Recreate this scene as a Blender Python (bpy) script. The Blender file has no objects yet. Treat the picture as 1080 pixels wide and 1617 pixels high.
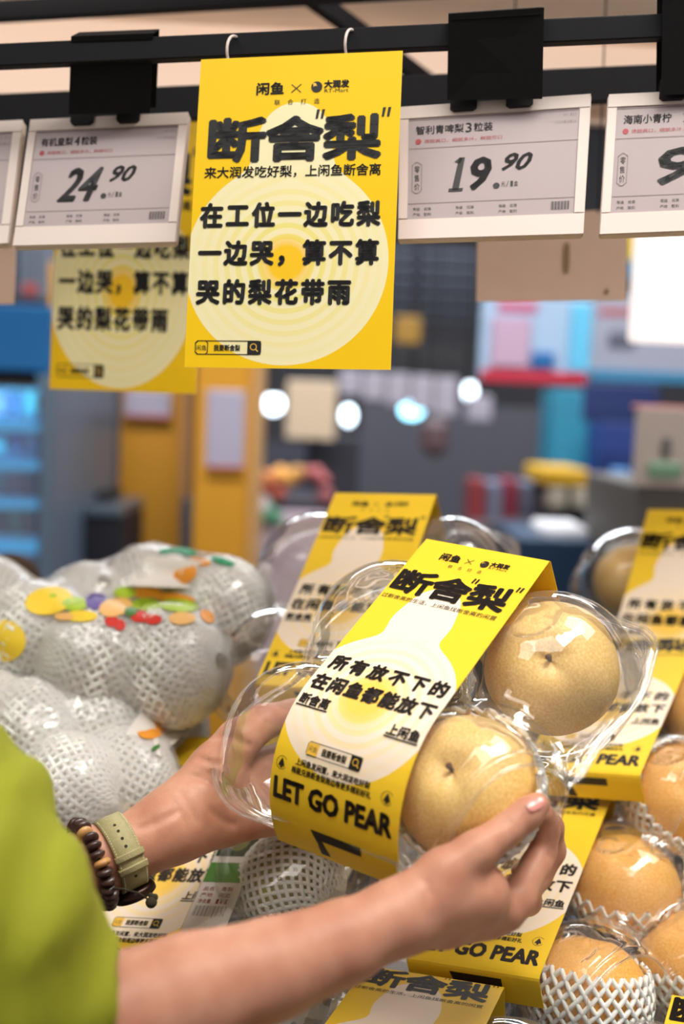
import bpy, math, random
import numpy as np
from mathutils import Matrix, Vector
from mathutils.bvhtree import BVHTree
random.seed(4); rng = np.random.default_rng(4)
SC = bpy.context.scene; COL = SC.collection; R = math.radians

# ------------------------------------------------------------------ camera
FPX = 1900.0; CX, CY = 540.0, 808.5
cam = bpy.data.cameras.new('camera'); co = bpy.data.objects.new('camera', cam); COL.objects.link(co)
CAM = Matrix.Translation((0, 0, 1.40)) @ Matrix.Rotation(R(85), 4, 'X') @ Matrix.Rotation(R(2.2), 4, 'Z')
co.matrix_world = CAM; SC.camera = co
cam.sensor_fit = 'HORIZONTAL'; cam.sensor_width = 24; cam.lens = FPX / 1080 * 24
cam.clip_start = 0.05; cam.clip_end = 60
cam.dof.use_dof = True; cam.dof.focus_distance = 0.815; cam.dof.aperture_fstop = 3.0

# ------------------------------------------------------------------ world and light
wd = bpy.data.worlds.new('world'); SC.world = wd; wd.use_nodes = True
bg = wd.node_tree.nodes['Background']; bg.inputs[0].default_value = (1.0, .93, .88, 1); bg.inputs[1].default_value = 0.42
def area(name, loc, target, sx, sy, power, color=(1, .95, .88), spread=180):
    l = bpy.data.lights.new(name, 'AREA'); l.shape = 'RECTANGLE'; l.size = sx; l.size_y = sy; l.energy = power; l.color = color
    o = bpy.data.objects.new(name, l); COL.objects.link(o); o.location = loc
    l.spread = R(spread); o.rotation_euler = (Vector(target) - Vector(loc)).to_track_quat('-Z', 'Y').to_euler(); return o
area('ceiling_lamp_light_front', (0.5, 0.42, 2.75), (0.1, 0.9, 1.1), 1.0, .4, 3.3, spread=55)
area('ceiling_lamp_light_wide', (-.3, .15, 2.75), (0.1, 0.8, 1.1), 1.3, .5, 9.5)
area('ceiling_lamp_light_back', (0.8, .75, 2.7), (0.2, 1.0, 1.0), .5, .9, 9)
area('ceiling_lamp_light_left', (-1.0, 0.1, 2.7), (-.1, 0.9, 1.1), .5, .9, 6)
area('canopy_fill_light', (0.1, 1.12, 1.835), (0.1, 1.6, 1.74), 2.6, .04, 3.2, (1, .93, .86), spread=130)  # added fill that brightens the canopy panel; no such lamp is seen
area('hall_light', (0.3, 4.6, 3.2), (0.3, 5.2, 0), 3.5, 1.5, 170, (.9, .95, 1))
area('hall_light_near', (0.2, 2.0, 3.3), (0.2, 4.2, 1.0), 3.6, .4, 62, (1, .97, .95), spread=120)
area('freezer_lamp_light', (-1.02, 2.66, 1.45), (-1.0, 3.2, 1.3), .7, .1, 22, (.35, .85, 1))
SC.view_settings.view_transform = 'Standard'; SC.view_settings.look = 'None'
SC.view_settings.exposure = 0.0; SC.view_settings.gamma = 1.0; SC.view_settings.use_curve_mapping = False
SC.render.film_transparent = False
try:
    SC.cycles.transparent_max_bounces = 40; SC.cycles.max_bounces = 10; SC.cycles.glossy_bounces = 4
    SC.cycles.caustics_reflective = False; SC.cycles.caustics_refractive = False
except Exception: pass

# ------------------------------------------------------------------ helpers
def lin(c):
    c = [x / 255 for x in c]
    return tuple(x / 12.92 if x <= .04045 else ((x + .055) / 1.055) ** 2.4 for x in c) + (1,)
def P(px, py, d): return np.array([(px - CX) / FPX * d, (CY - py) / FPX * d, -d])     # camera-space metres
def W(px, py, d): return CAM @ Vector(P(px, py, d))
def link(o): COL.objects.link(o); return o
def tag(o, label=None, cat=None, group=None, kind=None):
    for k, v in (('label', label), ('category', cat), ('group', group), ('kind', kind)):
        if v: o[k] = v
    return o
def empty(name, M, label, cat, group=None):
    o = link(bpy.data.objects.new(name, None)); o.empty_display_size = .02; o.matrix_world = M; return tag(o, label, cat, group)
def mesh(name, V, F, mats, smooth=False, mi=None):
    me = bpy.data.meshes.new(name)
    me.from_pydata([tuple(map(float, v)) for v in V], [], [tuple(map(int, f)) for f in F])
    for m in (mats if isinstance(mats, (list, tuple)) else [mats]): me.materials.append(m)
    if smooth: me.polygons.foreach_set('use_smooth', [True] * len(me.polygons))
    if mi is not None: me.polygons.foreach_set('material_index', [int(i) for i in mi])
    me.update(); return me
def obj(name, me, parent=None, M=None):
    o = link(bpy.data.objects.new(name, me))
    if parent: o.parent = parent
    if M is not None:
        if parent: o.matrix_local = M
        else: o.matrix_world = M
    return o
class MB:
    def __init__(s): s.V = []; s.F = []; s.I = []
    def add(s, V, F, mi=0):
        b = len(s.V); s.V += [tuple(v) for v in V]; s.F += [tuple(i + b for i in f) for f in F]; s.I += [mi] * len(F)
    def box(s, c, d, mi=0, bev=0, M=None):
        x, y, z = [k / 2 for k in d]; b = min(bev, x * .9, y * .9, z * .9)
        if b <= 0:
            V = [(sx * x, sy * y, sz * z) for sx in (-1, 1) for sy in (-1, 1) for sz in (-1, 1)]
            F = [(0, 1, 3, 2), (4, 6, 7, 5), (0, 4, 5, 1), (2, 3, 7, 6), (0, 2, 6, 4), (1, 5, 7, 3)]
        else:   # chamfered box
            V = []; idx = {}
            for sx in (-1, 1):
                for sy in (-1, 1):
                    for sz in (-1, 1):
                        for a in range(3):
                            p = [sx * (x - b), sy * (y - b), sz * (z - b)]; p[a] = (sx * x, sy * y, sz * z)[a]
                            idx[(sx, sy, sz, a)] = len(V); V.append(tuple(p))
            F = []; g = (-1, 1)
            for a in range(3):
                o1, o2 = (a + 1) % 3, (a + 2) % 3
                for s_ in g:
                    q = []
                    for (i, j) in ((-1, -1), (1, -1), (1, 1), (-1, 1)):
                        k = [0, 0, 0]; k[a] = s_; k[o1] = i; k[o2] = j; q.append(idx[(*k, a)])
                    F.append(q if s_ > 0 else q[::-1])
                for i in g:
                    for j in g:
                        k0 = [0, 0, 0]; k0[a] = -1; k0[o1] = i; k0[o2] = j; k1 = list(k0); k1[a] = 1
                        q = [idx[(*k0, o1)], idx[(*k1, o1)], idx[(*k1, o2)], idx[(*k0, o2)]]
                        F.append(q if i * j > 0 else q[::-1])
            for sx in g:
                for sy in g:
                    for sz in g:
                        q = [idx[(sx, sy, sz, a)] for a in range(3)]; F.append(q if sx * sy * sz > 0 else q[::-1])
        V = [Vector(v) + Vector(c) for v in V]
        if M is not None: V = [M @ v for v in V]
        s.add(V, F, mi)
    def tube(s, pts, rad, n=10, mi=0, cap=True, flat=1.0, up=None):
        pts = [np.array(p, float) for p in pts]; N = len(pts)
        rad = [rad] * N if np.isscalar(rad) else rad
        V = []; prev = np.array(up, float) if up is not None else None
        for i, p in enumerate(pts):
            t = pts[min(i + 1, N - 1)] - pts[max(i - 1, 0)]; t = t / (np.linalg.norm(t) + 1e-12)
            a = prev if prev is not None else (np.array([0, 0, 1.]) if abs(t[2]) < .9 else np.array([1., 0, 0]))
            a = a - t * (a @ t); a /= np.linalg.norm(a) + 1e-12; b = np.cross(t, a); prev = a
            for k in range(n):
                th = 2 * math.pi * k / n; V.append(p + rad[i] * (math.cos(th) * a * flat + math.sin(th) * b))
        F = [(i * n + k, i * n + (k + 1) % n, (i + 1) * n + (k + 1) % n, (i + 1) * n + k) for i in range(N - 1) for k in range(n)]
        if cap: F += [tuple(range(n))[::-1], tuple((N - 1) * n + k for k in range(n))]
        s.add(V, F, mi)
    def ball(s, c, r, n=14, mi=0, M=None):
        r = [r] * 3 if np.isscalar(r) else r; V = []; m = n // 2
        for i in range(m + 1):
            for k in range(n):
                a, b = math.pi * i / m, 2 * math.pi * k / n
                v = Vector((r[0] * math.sin(a) * math.cos(b), r[1] * math.sin(a) * math.sin(b), r[2] * math.cos(a)))
                V.append((M @ v if M is not None else v) + Vector(c))
        s.add(V, [(i * n + k, (i + 1) * n + k, (i + 1) * n + (k + 1) % n, i * n + (k + 1) % n) for i in range(m) for k in range(n)], mi)
    def me(s, name, mats, smooth=False): return mesh(name, s.V, s.F, mats, smooth, s.I)

# ------------------------------------------------------------------ materials
def nodes(name):
    m = bpy.data.materials.new(name); m.use_nodes = True; nt = m.node_tree; return m, nt, nt.nodes['Principled BSDF']
def mat(name, c, rough=.5, metal=0, noise=0, nscale=40, bump=0, bscale=200, emit=0, sss=0, coat=0, ecol=None, spec=.5, alpha=1):
    m, nt, b = nodes(name); col = lin(c)
    b.inputs['Base Color'].default_value = col; b.inputs['Roughness'].default_value = rough; b.inputs['Metallic'].default_value = metal
    b.inputs['Specular IOR Level'].default_value = spec
    if coat: b.inputs['Coat Weight'].default_value = coat; b.inputs['Coat Roughness'].default_value = .08
    if sss:
        b.inputs['Subsurface Weight'].default_value = sss; b.inputs['Subsurface Radius'].default_value = (1, .35, .2); b.inputs['Subsurface Scale'].default_value = .006
    if emit: b.inputs['Emission Color'].default_value = lin(ecol or c); b.inputs['Emission Strength'].default_value = emit
    if alpha < 1: b.inputs['Alpha'].default_value = alpha
    tc = nt.nodes.new('ShaderNodeTexCoord')
    if noise:
        n = nt.nodes.new('ShaderNodeTexNoise'); n.inputs['Scale'].default_value = nscale; n.inputs['Detail'].default_value = 5
        nt.links.new(tc.outputs['Object'], n.inputs['Vector'])
        mx = nt.nodes.new('ShaderNodeMix'); mx.data_type = 'RGBA'
        mx.inputs[6].default_value = tuple(x * (1 - noise) for x in col[:3]) + (1,); mx.inputs[7].default_value = tuple(min(1, x * (1 + noise)) for x in col[:3]) + (1,)
        nt.links.new(n.outputs['Fac'], mx.inputs[0]); nt.links.new(mx.outputs[2], b.inputs['Base Color'])
    if bump:
        n = nt.nodes.new('ShaderNodeTexNoise'); n.inputs['Scale'].default_value = bscale; n.inputs['Detail'].default_value = 4
        nt.links.new(tc.outputs['Object'], n.inputs['Vector'])
        bp = nt.nodes.new('ShaderNodeBump'); bp.inputs['Strength'].default_value = bump; bp.inputs['Distance'].default_value = .001
        nt.links.new(n.outputs['Fac'], bp.inputs['Height']); nt.links.new(bp.outputs['Normal'], b.inputs['Normal'])
    return m
def film(name, tint=(.97, .97, .97), body=.04, bscale=14, bstr=.35, rough=.04, bodycol=(1, .97, .94), refl=1.0):
    """thin clear plastic: see-through with a mirror-like fresnel skin and a trace of milky body"""
    m = bpy.data.materials.new(name); m.use_nodes = True; nt = m.node_tree; N = nt.nodes; L = nt.links
    N.remove(N['Principled BSDF']); out = N['Material Output']
    tr = N.new('ShaderNodeBsdfTransparent'); tr.inputs[0].default_value = (*tint, 1)
    gl = N.new('ShaderNodeBsdfGlossy'); gl.inputs['Roughness'].default_value = rough; gl.inputs[0].default_value = (1, 1, 1, 1)
    df = N.new('ShaderNodeBsdfDiffuse'); df.inputs[0].default_value = (*bodycol, 1)
    tc = N.new('ShaderNodeTexCoord'); n = N.new('ShaderNodeTexNoise'); n.inputs['Scale'].default_value = bscale; n.inputs['Detail'].default_value = 3
    L.new(tc.outputs['Object'], n.inputs['Vector'])
    bp = N.new('ShaderNodeBump'); bp.inputs['Strength'].default_value = bstr; bp.inputs['Distance'].default_value = .01
    L.new(n.outputs['Fac'], bp.inputs['Height']); L.new(bp.outputs['Normal'], gl.inputs['Normal'])
    fr = N.new('ShaderNodeLayerWeight'); fr.inputs['Blend'].default_value = .22; L.new(bp.outputs['Normal'], fr.inputs['Normal'])
    mu = N.new('ShaderNodeMath'); mu.operation = 'MULTIPLY_ADD'; mu.inputs[1].default_value = .42 * refl; mu.inputs[2].default_value = .055 * refl
    L.new(fr.outputs['Fresnel'], mu.inputs[0]); mu.use_clamp = True
    fc = N.new('ShaderNodeMath'); fc.operation = 'POWER'; fc.inputs[1].default_value = 3; L.new(fr.outputs['Facing'], fc.inputs[0])
    fb = N.new('ShaderNodeMath'); fb.operation = 'MULTIPLY_ADD'; fb.inputs[1].default_value = .25; fb.inputs[2].default_value = body; L.new(fc.outputs[0], fb.inputs[0])
    m1 = N.new('ShaderNodeMixShader'); m2 = N.new('ShaderNodeMixShader')
    L.new(fb.outputs[0], m1.inputs[0]); L.new(tr.outputs[0], m1.inputs[1]); L.new(df.outputs[0], m1.inputs[2])
    L.new(mu.outputs[0], m2.inputs[0]); L.new(m1.outputs[0], m2.inputs[1]); L.new(gl.outputs[0], m2.inputs[2])
    L.new(m2.outputs[0], out.inputs['Surface']); return m
def print_mat(name, yellow, cream, ring, core, c, cr, n, nr, k, freq, head=None, core_r=1.6, rough=.45):
    """flat print on card: pear outline with growth rings, drawn in the card's own UV centimetres"""
    m, nt, b = nodes(name); N = nt.nodes; L = nt.links; b.inputs['Roughness'].default_value = rough; b.inputs['Specular IOR Level'].default_value = .35
    uv = N.new('ShaderNodeUVMap'); uv.uv_map = 'design'
    def dist(pt):
        v = N.new('ShaderNodeVectorMath'); v.operation = 'DISTANCE'; L.new(uv.outputs[0], v.inputs[0]); v.inputs[1].default_value = (pt[0], pt[1], 0); return v.outputs['Value']
    def mth(op, a, b_=None, c_=None):
        q = N.new('ShaderNodeMath'); q.operation = op
        for i, x in enumerate((a, b_, c_)):
            if x is None: continue
            if isinstance(x, (int, float)): q.inputs[i].default_value = x
            else: L.new(x, q.inputs[i])
        return q.outputs[0]
    d0 = dist(c); d1 = mth('SUBTRACT', d0, cr); d2 = mth('SUBTRACT', dist(n), nr)
    f = mth('SMOOTH_MIN', d1, d2, k)
    if head: f = mth('SMOOTH_MIN', f, mth('SUBTRACT', dist(head[:2]), head[2]), head[3])
    ins = mth('LESS_THAN', f, 0.0)
    rg = mth('GREATER_THAN', mth('SINE', mth('MULTIPLY', f, freq)), 0.1)
    fade = mth('SUBTRACT', 1.0, mth('DIVIDE', d0, cr * 1.05)); fade = mth('MULTIPLY', fade, 1.4)
    q = N.new('ShaderNodeMath'); q.operation = 'MULTIPLY'; q.use_clamp = True; L.new(rg, q.inputs[0]); L.new(fade, q.inputs[1])
    g = N.new('ShaderNodeMath'); g.operation = 'SUBTRACT'; g.use_clamp = True; g.inputs[0].default_value = 1
    L.new(mth('DIVIDE', d0, core_r), g.inputs[1])
    g2 = N.new('ShaderNodeMath'); g2.operation = 'MULTIPLY'; g2.use_clamp = True; g2.inputs[1].default_value = 2.0; L.new(g.outputs[0], g2.inputs[0])
    def mix(fac, a, b_):
        x = N.new('ShaderNodeMix'); x.data_type = 'RGBA'; L.new(fac, x.inputs[0])
        for i, v in ((6, a), (7, b_)):
            if isinstance(v, tuple): x.inputs[i].default_value = v
            else: L.new(v, x.inputs[i])
        return x.outputs[2]
    col = mix(q.outputs[0], lin(cream), lin(ring)); col = mix(g2.outputs[0], col, lin(core)); col = mix(ins, lin(yellow), col)
    L.new(col, b.inputs['Base Color']); return m
M = {}
M['ink'] = mat('ink_dark_brown', (38, 28, 22), .5); M['inkblack'] = mat('ink_black', (12, 11, 12), .5)
M['black'] = mat('black_plastic', (20, 18, 20), .6, spec=.3, noise=.15, bump=.1); M['blackcard'] = mat('black_card', (18, 16, 18), .8, spec=.2, noise=.2, nscale=60, bump=.2)
M['bar'] = mat('black_painted_steel', (14, 14, 20), .6, noise=.2, spec=.25)
M['white'] = mat('white_plastic', (218, 202, 194), .4); M['screen'] = mat('epaper_screen', (166, 150, 152), .35, noise=.03, nscale=900)
M['grey'] = mat('grey_print', (90, 78, 80), .5); M['red'] = mat('red_print', (170, 50, 60), .5); M['lgrey'] = mat('light_grey_print', (140, 124, 126), .5)
M['orange'] = mat('orange_print', (245, 150, 40), .5); M['gold'] = mat('gold_print', (240, 190, 70), .5); M['paper'] = mat('white_paper', (240, 234, 228), .6)
M['green'] = mat('green_print', (90, 150, 60), .5); M['dgreen'] = mat('dark_green_print', (40, 62, 30), .5)
M['clear'] = film('clear_clamshell_plastic', body=.045, tint=(.985,.98,.97)); M['bag'] = film('clear_bag_film', tint=(.95, .95, .96), body=.26, bscale=40, bstr=.5, rough=.16)
M['dimfilm'] = film('clear_dome_plastic_far', body=.05)
M['foam'] = mat('white_foam_net', (255, 252, 246), .75, sss=.2, bump=.3, bscale=500)
M['sleeve'] = print_mat('sleeve_print', (246, 204, 48), (246, 228, 208), (250, 224, 160), (252, 205, 90), (-.2, 15.3), 5.7, (-.5, 8.2), 2.3, 2.2, 7.5, head=(-.5, 6.6, 1.9, 1.0), core_r=2.6)
M['poster'] = print_mat('poster_print', (243, 198, 0), (240, 230, 184), (234, 222, 128), (246, 196, 20), (-.25, 10.2), 4.95, (-.15, 5.0), 1.9, 1.6, 11.5, head=(-.1, 4.1, 1.75, .6), core_r=1.5)
M['skin'] = None

# ------------------------------------------------------------------ flat print geometry
_gc = {}
def glyph(s):
    if s in _gc: return _gc[s]
    c = bpy.data.curves.new('g', 'FONT'); c.body = s; c.size = 1; c.resolution_u = 2
    o = bpy.data.objects.new('g', c); COL.objects.link(o); dg = bpy.context.evaluated_depsgraph_get(); dg.update()
    me = bpy.data.meshes.new_from_object(o.evaluated_get(dg)); me.calc_loop_triangles()
    V = np.array([v.co[:2] for v in me.vertices]).reshape(-1, 2); T = np.array([t.vertices[:] for t in me.loop_triangles]).reshape(-1, 3)
    bpy.data.objects.remove(o); bpy.data.meshes.remove(me); bpy.data.curves.remove(c)
    _gc[s] = (V, T); return V, T
class Print:
    """collects flat shapes in (u, v) with v downward; mapf(u, v, lift) -> local xyz"""
    def __init__(s): s.V = []; s.F = []; s.I = []; s.n = 0
    def raw(s, V, T, mi=0):
        s.V.append(np.asarray(V, float)); s.F += [tuple(int(i) + s.n for i in t) for t in T]; s.I += [mi] * len(T); s.n += len(V)
    def fit(s, txt, u0, v0, u1, v1, mi=0, bold=0, shear=0, em=False, k=6):
        V, T = glyph(txt)
        if not len(V): return
        if em: lo = np.array([0, -.12]); sz = np.array([1., 1.])
        else: lo = V.min(0); sz = V.max(0) - lo; sz = np.maximum(sz, 1e-6)
        q = (V - lo) / sz
        if shear: q = q + np.stack([(q[:, 1] - .5) * shear, 0 * q[:, 1]], 1)
        A = np.stack([u0 + q[:, 0] * (u1 - u0), v1 - q[:, 1] * (v1 - v0)], 1)
        if bold:
            for j in range(k):
                a = 2 * math.pi * j / k + .3; s.raw(A + bold * np.array([math.cos(a), math.sin(a)]), T, mi)
        else: s.raw(A, T, mi)
    def row(s, txt, u0, u1, v0, v1, mi=0, bold=0, shear=0, cw=None, k=6):
        n = len(txt); pitch = (u1 - u0) / n; cw = cw or pitch
        for i, ch in enumerate(txt):
            a = u0 + pitch * i + (pitch - cw) / 2
            if ord(ch) > 255: s.fit(ch, a, v0, a + cw, v1, mi, bold, shear, True, k)
            elif ch != ' ': s.fit(ch, a + cw * .2, v0, a + cw * .8, v1, mi, bold, shear, False, k)
    def rect(s, u0, v0, u1, v1, mi=0): s.raw([(u0, v0), (u1, v0), (u1, v1), (u0, v1)], [(0, 3, 2), (0, 2, 1)], mi)
    def poly(s, pts, mi=0):
        n = len(pts); c = np.mean(pts, 0); s.raw(list(pts) + [tuple(c)], [(i, (i + 1) % n, n) for i in range(n)], mi)
    def disc(s, u, v, r, mi=0, ry=None, n=20, ang=0):
        ry = ry or r; ca, sa = math.cos(ang), math.sin(ang)
        s.poly([(u + r * math.cos(t) * ca - ry * math.sin(t) * sa, v + r * math.cos(t) * sa + ry * math.sin(t) * ca) for t in np.linspace(0, 2 * math.pi, n, endpoint=False)], mi)
    def line(s, pts, w, mi=0, close=False):
        pts = [np.array(p, float) for p in pts]
        if close: pts = pts + [pts[0]]
        for a, b in zip(pts[:-1], pts[1:]):
            t = (b - a) / (np.linalg.norm(b - a) + 1e-9); nn = np.array([-t[1], t[0]]) * w / 2; e = t * w * .4
            s.raw([a - e + nn, b + e + nn, b + e - nn, a - e - nn], [(0, 1, 2), (0, 2, 3)], mi)
    def frame(s, u0, v0, u1, v1, w, mi=0, r=.1): 
        s.line([(u0 + r, v0), (u1 - r, v0), (u1, v0 + r), (u1, v1 - r), (u1 - r, v1), (u0 + r, v1), (u0, v1 - r), (u0, v0 + r)], w, mi, True)
    def bell(s, u, v, r, mi=0):
        s.poly([(u - r * .8, v + r * .6), (u - r * .5, v - .2 * r), (u, v - r), (u + r * .5, v - .2 * r), (u + r * .8, v + r * .6)], mi); s.disc(u, v + r * .75, r * .28, mi, n=8)
    def build(s, name, mapf, mats, lift=.02):
        UV = np.concatenate(s.V); return mesh(name, [mapf(u, v, lift) for u, v in UV], s.F, mats, False, s.I)
INK = [M['ink'], M['gold'], M['red'], M['paper'], M['inkblack']]
def title(p, u0, u1, v0, v1, bold, mi=0):
    w = (u1 - u0) / 3
    for i, ch in enumerate('断舍梨'):
        a = u0 + w * i; p.fit(ch, a + w * .035, v0 + bold, a + w * (.985), v1 - bold, mi, bold, 0, False, 8)
    for x in (u0 + 2 * w - .12 * w, u1 + .02 * w):
        for d in (0, .09 * w): p.poly([(x + d, v0 - .09 * w), (x + d + .05 * w, v0 - .09 * w), (x + d + .02 * w, v0 + .07 * w), (x + d - .02 * w, v0 + .07 * w)], mi)
def logos(p, uc, v, s, mi=0):
    """the two shop marks side by side, s = height of the left one"""
    p.row('闲鱼', uc - 3.1 * s, uc - .9 * s, v, v + s, mi, .035 * s)
    p.line([(uc - .35 * s, v + .25 * s), (uc + .35 * s, v + .85 * s)], .06 * s, mi); p.line([(uc - .35 * s, v + .85 * s), (uc + .35 * s, v + .25 * s)], .06 * s, mi)
    c = (uc + 1.55 * s, v + .5 * s)
    p.disc(*c, .42 * s, mi); p.poly([(c[0] - .40 * s, c[1] - .30 * s), (c[0] - .1 * s, c[1] - .30 * s), (c[0] + .12 * s, c[1] + .02 * s), (c[0] - .1 * s, c[1] - .1 * s), (c[0] - .3 * s, c[1] + .02 * s)], mi if mi > 4 else 1)
    p.row('大润发', uc + 2.1 * s, uc + 4.0 * s, v + .02 * s, v + .62 * s, mi, .03 * s); p.fit('RT-Mart', uc + 2.15 * s, v + .68 * s, uc + 3.95 * s, v + .95 * s, mi)
    p.row('联合打造', uc - 1.9 * s, uc + 2.1 * s, v + 1.35 * s, v + 1.8 * s, mi, 0, cw=.45 * s)
def search(p, u0, u1, v0, v1, mi=0):
    h = v1 - v0; w = u1 - u0; p.frame(u0, v0, u1, v1, .05 * h, mi, .15 * h); p.rect(u0 + .03 * h, v0 + .06 * h, u0 + .2 * w, v1 - .06 * h, 1)
    p.row('闲鱼', u0 + .02 * w, u0 + .19 * w, v0 + .28 * h, v0 + .75 * h, mi); p.row('我要断舍梨', u0 + .27 * w, u0 + .73 * w, v0 + .22 * h, v0 + .8 * h, mi, .02 * h, k=3)
    p.rect(u1 - .2 * w, v0, u1, v1, 4)
def lens_(p, u, v, r):
    p.line([(u + r * math.cos(a), v + r * math.sin(a)) for a in np.linspace(0, 6.28, 13)], r * .28, 1); p.line([(u + .7 * r, v + .7 * r), (u + 1.4 * r, v + 1.4 * r)], r * .35, 1)
def sleeve_print():
    p = Print(); logos(p, -.45, 1.25, .78)
    title(p, -4.8, 4.25, 3.45, 5.9, .11)
    p.row('过断舍离的生活，上闲鱼找断舍离的闲置', -4.85, 4.3, 6.15, 6.6, 0, 0)
    p.row('所有放不下的', -4.6, 4.75, 12.5, 13.85, 0, .065, cw=1.28); p.row('在闲鱼都能放下', -4.75, 4.75, 14.35, 15.7, 0, .065, cw=1.28)
    p.row('断舍离', -4.75, -2.35, 16.15, 16.95, 0, .03); p.line([(-4.75, 17.05), (-2.35, 17.05)], .1, 0)
    p.row('上闲鱼', 2.35, 4.75, 16.5, 17.3, 0, .03); p.line([(2.35, 17.4), (4.75, 17.4)], .1, 0)
    search(p, -2.6, 1.6, 19.1, 19.95); lens_(p, 1.15, 19.48, .2)
    p.row('上闲鱼发闲置，来大润发吃好梨', -3.2, 2.6, 20.3, 20.75, 0, .015, k=3); p.row('梅能兑换断舍梨周边等更多精彩好礼', -3.4, 2.8, 20.85, 21.3, 0, .015, k=3)
    for u in (-4.25, 3.95): p.bell(u, 20.9, .32); p.line([(u + .42 * math.cos(a), 20.9 + .42 * math.sin(a)) for a in np.linspace(.6, 5.6, 12)], .03, 0)
    p.fit('LET GO PEAR', -4.6, 21.85, 4.5, 23.15, 0, .085, k=8)
    p.poly([(-1.7, 24.6), (2.2, 24.6), (2.2, 25.25), (-.9, 25.25)], 0); p.poly([(-1.7, 24.6), (-.9, 25.25), (-.5, 26.4), (-1.2, 26.4)], 0)
    return p
SP = sleeve_print()

# ------------------------------------------------------------------ clamshell pear boxes (local: x right, y up = -v, z out; metres)
def profile(kind, voff):
    """sleeve path: list of (design v, y, z) in cm"""
    pts = [(-voff * 0 + voff - 6.0, 0.0, -6.0), (voff - .15, 0, -.15), (voff + .12, .12, 0)]
    if kind == 'held':
        for v in np.linspace(1, 15, 8): pts.append((v + voff, v, 0.0))
        r = 7.6
        for a in np.linspace(0, R(80), 14): pts.append((15 + voff + r * a, 15 + r * math.sin(a), -r * (1 - math.cos(a))))
        l = pts[-1]; pts.append((l[0] + 1.2, l[1] + .1, l[2] - 1.2))
    else:
        fold = 24.2 - voff * 1.0 if voff else 24.2
        for v in np.linspace(1, fold - .3, 8): pts.append((v + voff, v, 0.0))
        pts += [(fold + voff, fold, -.1), (fold + voff + .2, fold + .12, -.3), (fold + voff + 2.3, fold + .3, -2.45)]
    return np.array(pts)
def smap(prof):
    def f(u, v, lift=0):
        y = np.interp(v, prof[:, 0], prof[:, 1]); z = np.interp(v, prof[:, 0], prof[:, 2])
        y2 = np.interp(v + .1, prof[:, 0], prof[:, 1]); z2 = np.interp(v + .1, prof[:, 0], prof[:, 2]); y1 = np.interp(v - .1, prof[:, 0], prof[:, 1]); z1 = np.interp(v - .1, prof[:, 0], prof[:, 2])
        t = np.array([y2 - y1, z2 - z1]); t /= np.linalg.norm(t) + 1e-9
        ny, nz = -t[1], t[0]           # outward for a strip running toward +y(v) with z up
        return (u * .01, -(y + ny * lift) * .01, (z + nz * lift) * .01)
    return f
def sleeve_mesh(prof, mtl):
    f = smap(prof); V = []; uv = []; F = []
    vs = []
    for a, b in zip(prof[:-1, 0], prof[1:, 0]): vs += list(np.linspace(a, b, 3, endpoint=False))
    vs.append(prof[-1, 0]); us = np.linspace(-5, 5, 7)
    for lift in (0, -.045):
        for v in vs:
            for u in us: V.append(f(u, v, lift)); uv.append((u, v))
    n, m = len(us), len(vs); o = n * m
    for i in range(m - 1):
        for j in range(n - 1):
            a = i * n + j; F.append((a, a + n, a + n + 1, a + 1)); F.append((o + a, o + a + 1, o + a + n + 1, o + a + n))
    for i in range(m - 1):
        for j in (0, n - 1):
            a = i * n + j; F.append((a, a + n, o + a + n, o + a))
    for j in range(n - 1):
        for i in (0, m - 1):
            a = i * n + j; F.append((a, a + 1, o + a + 1, o + a))
    me = mesh('sleeve', V, F, mtl, True); l = me.uv_layers.new(name='design')
    for lp in me.loops: l.data[lp.index].uv = uv[lp.vertex_index]
    try: me.set_sharp_from_angle(angle=R(35))
    except Exception: pass
    return me
def smin(a, b, k): h = np.clip(.5 + .5 * (b - a) / k, 0, 1); return b * (1 - h) + a * h - k * h * (1 - h)
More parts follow.
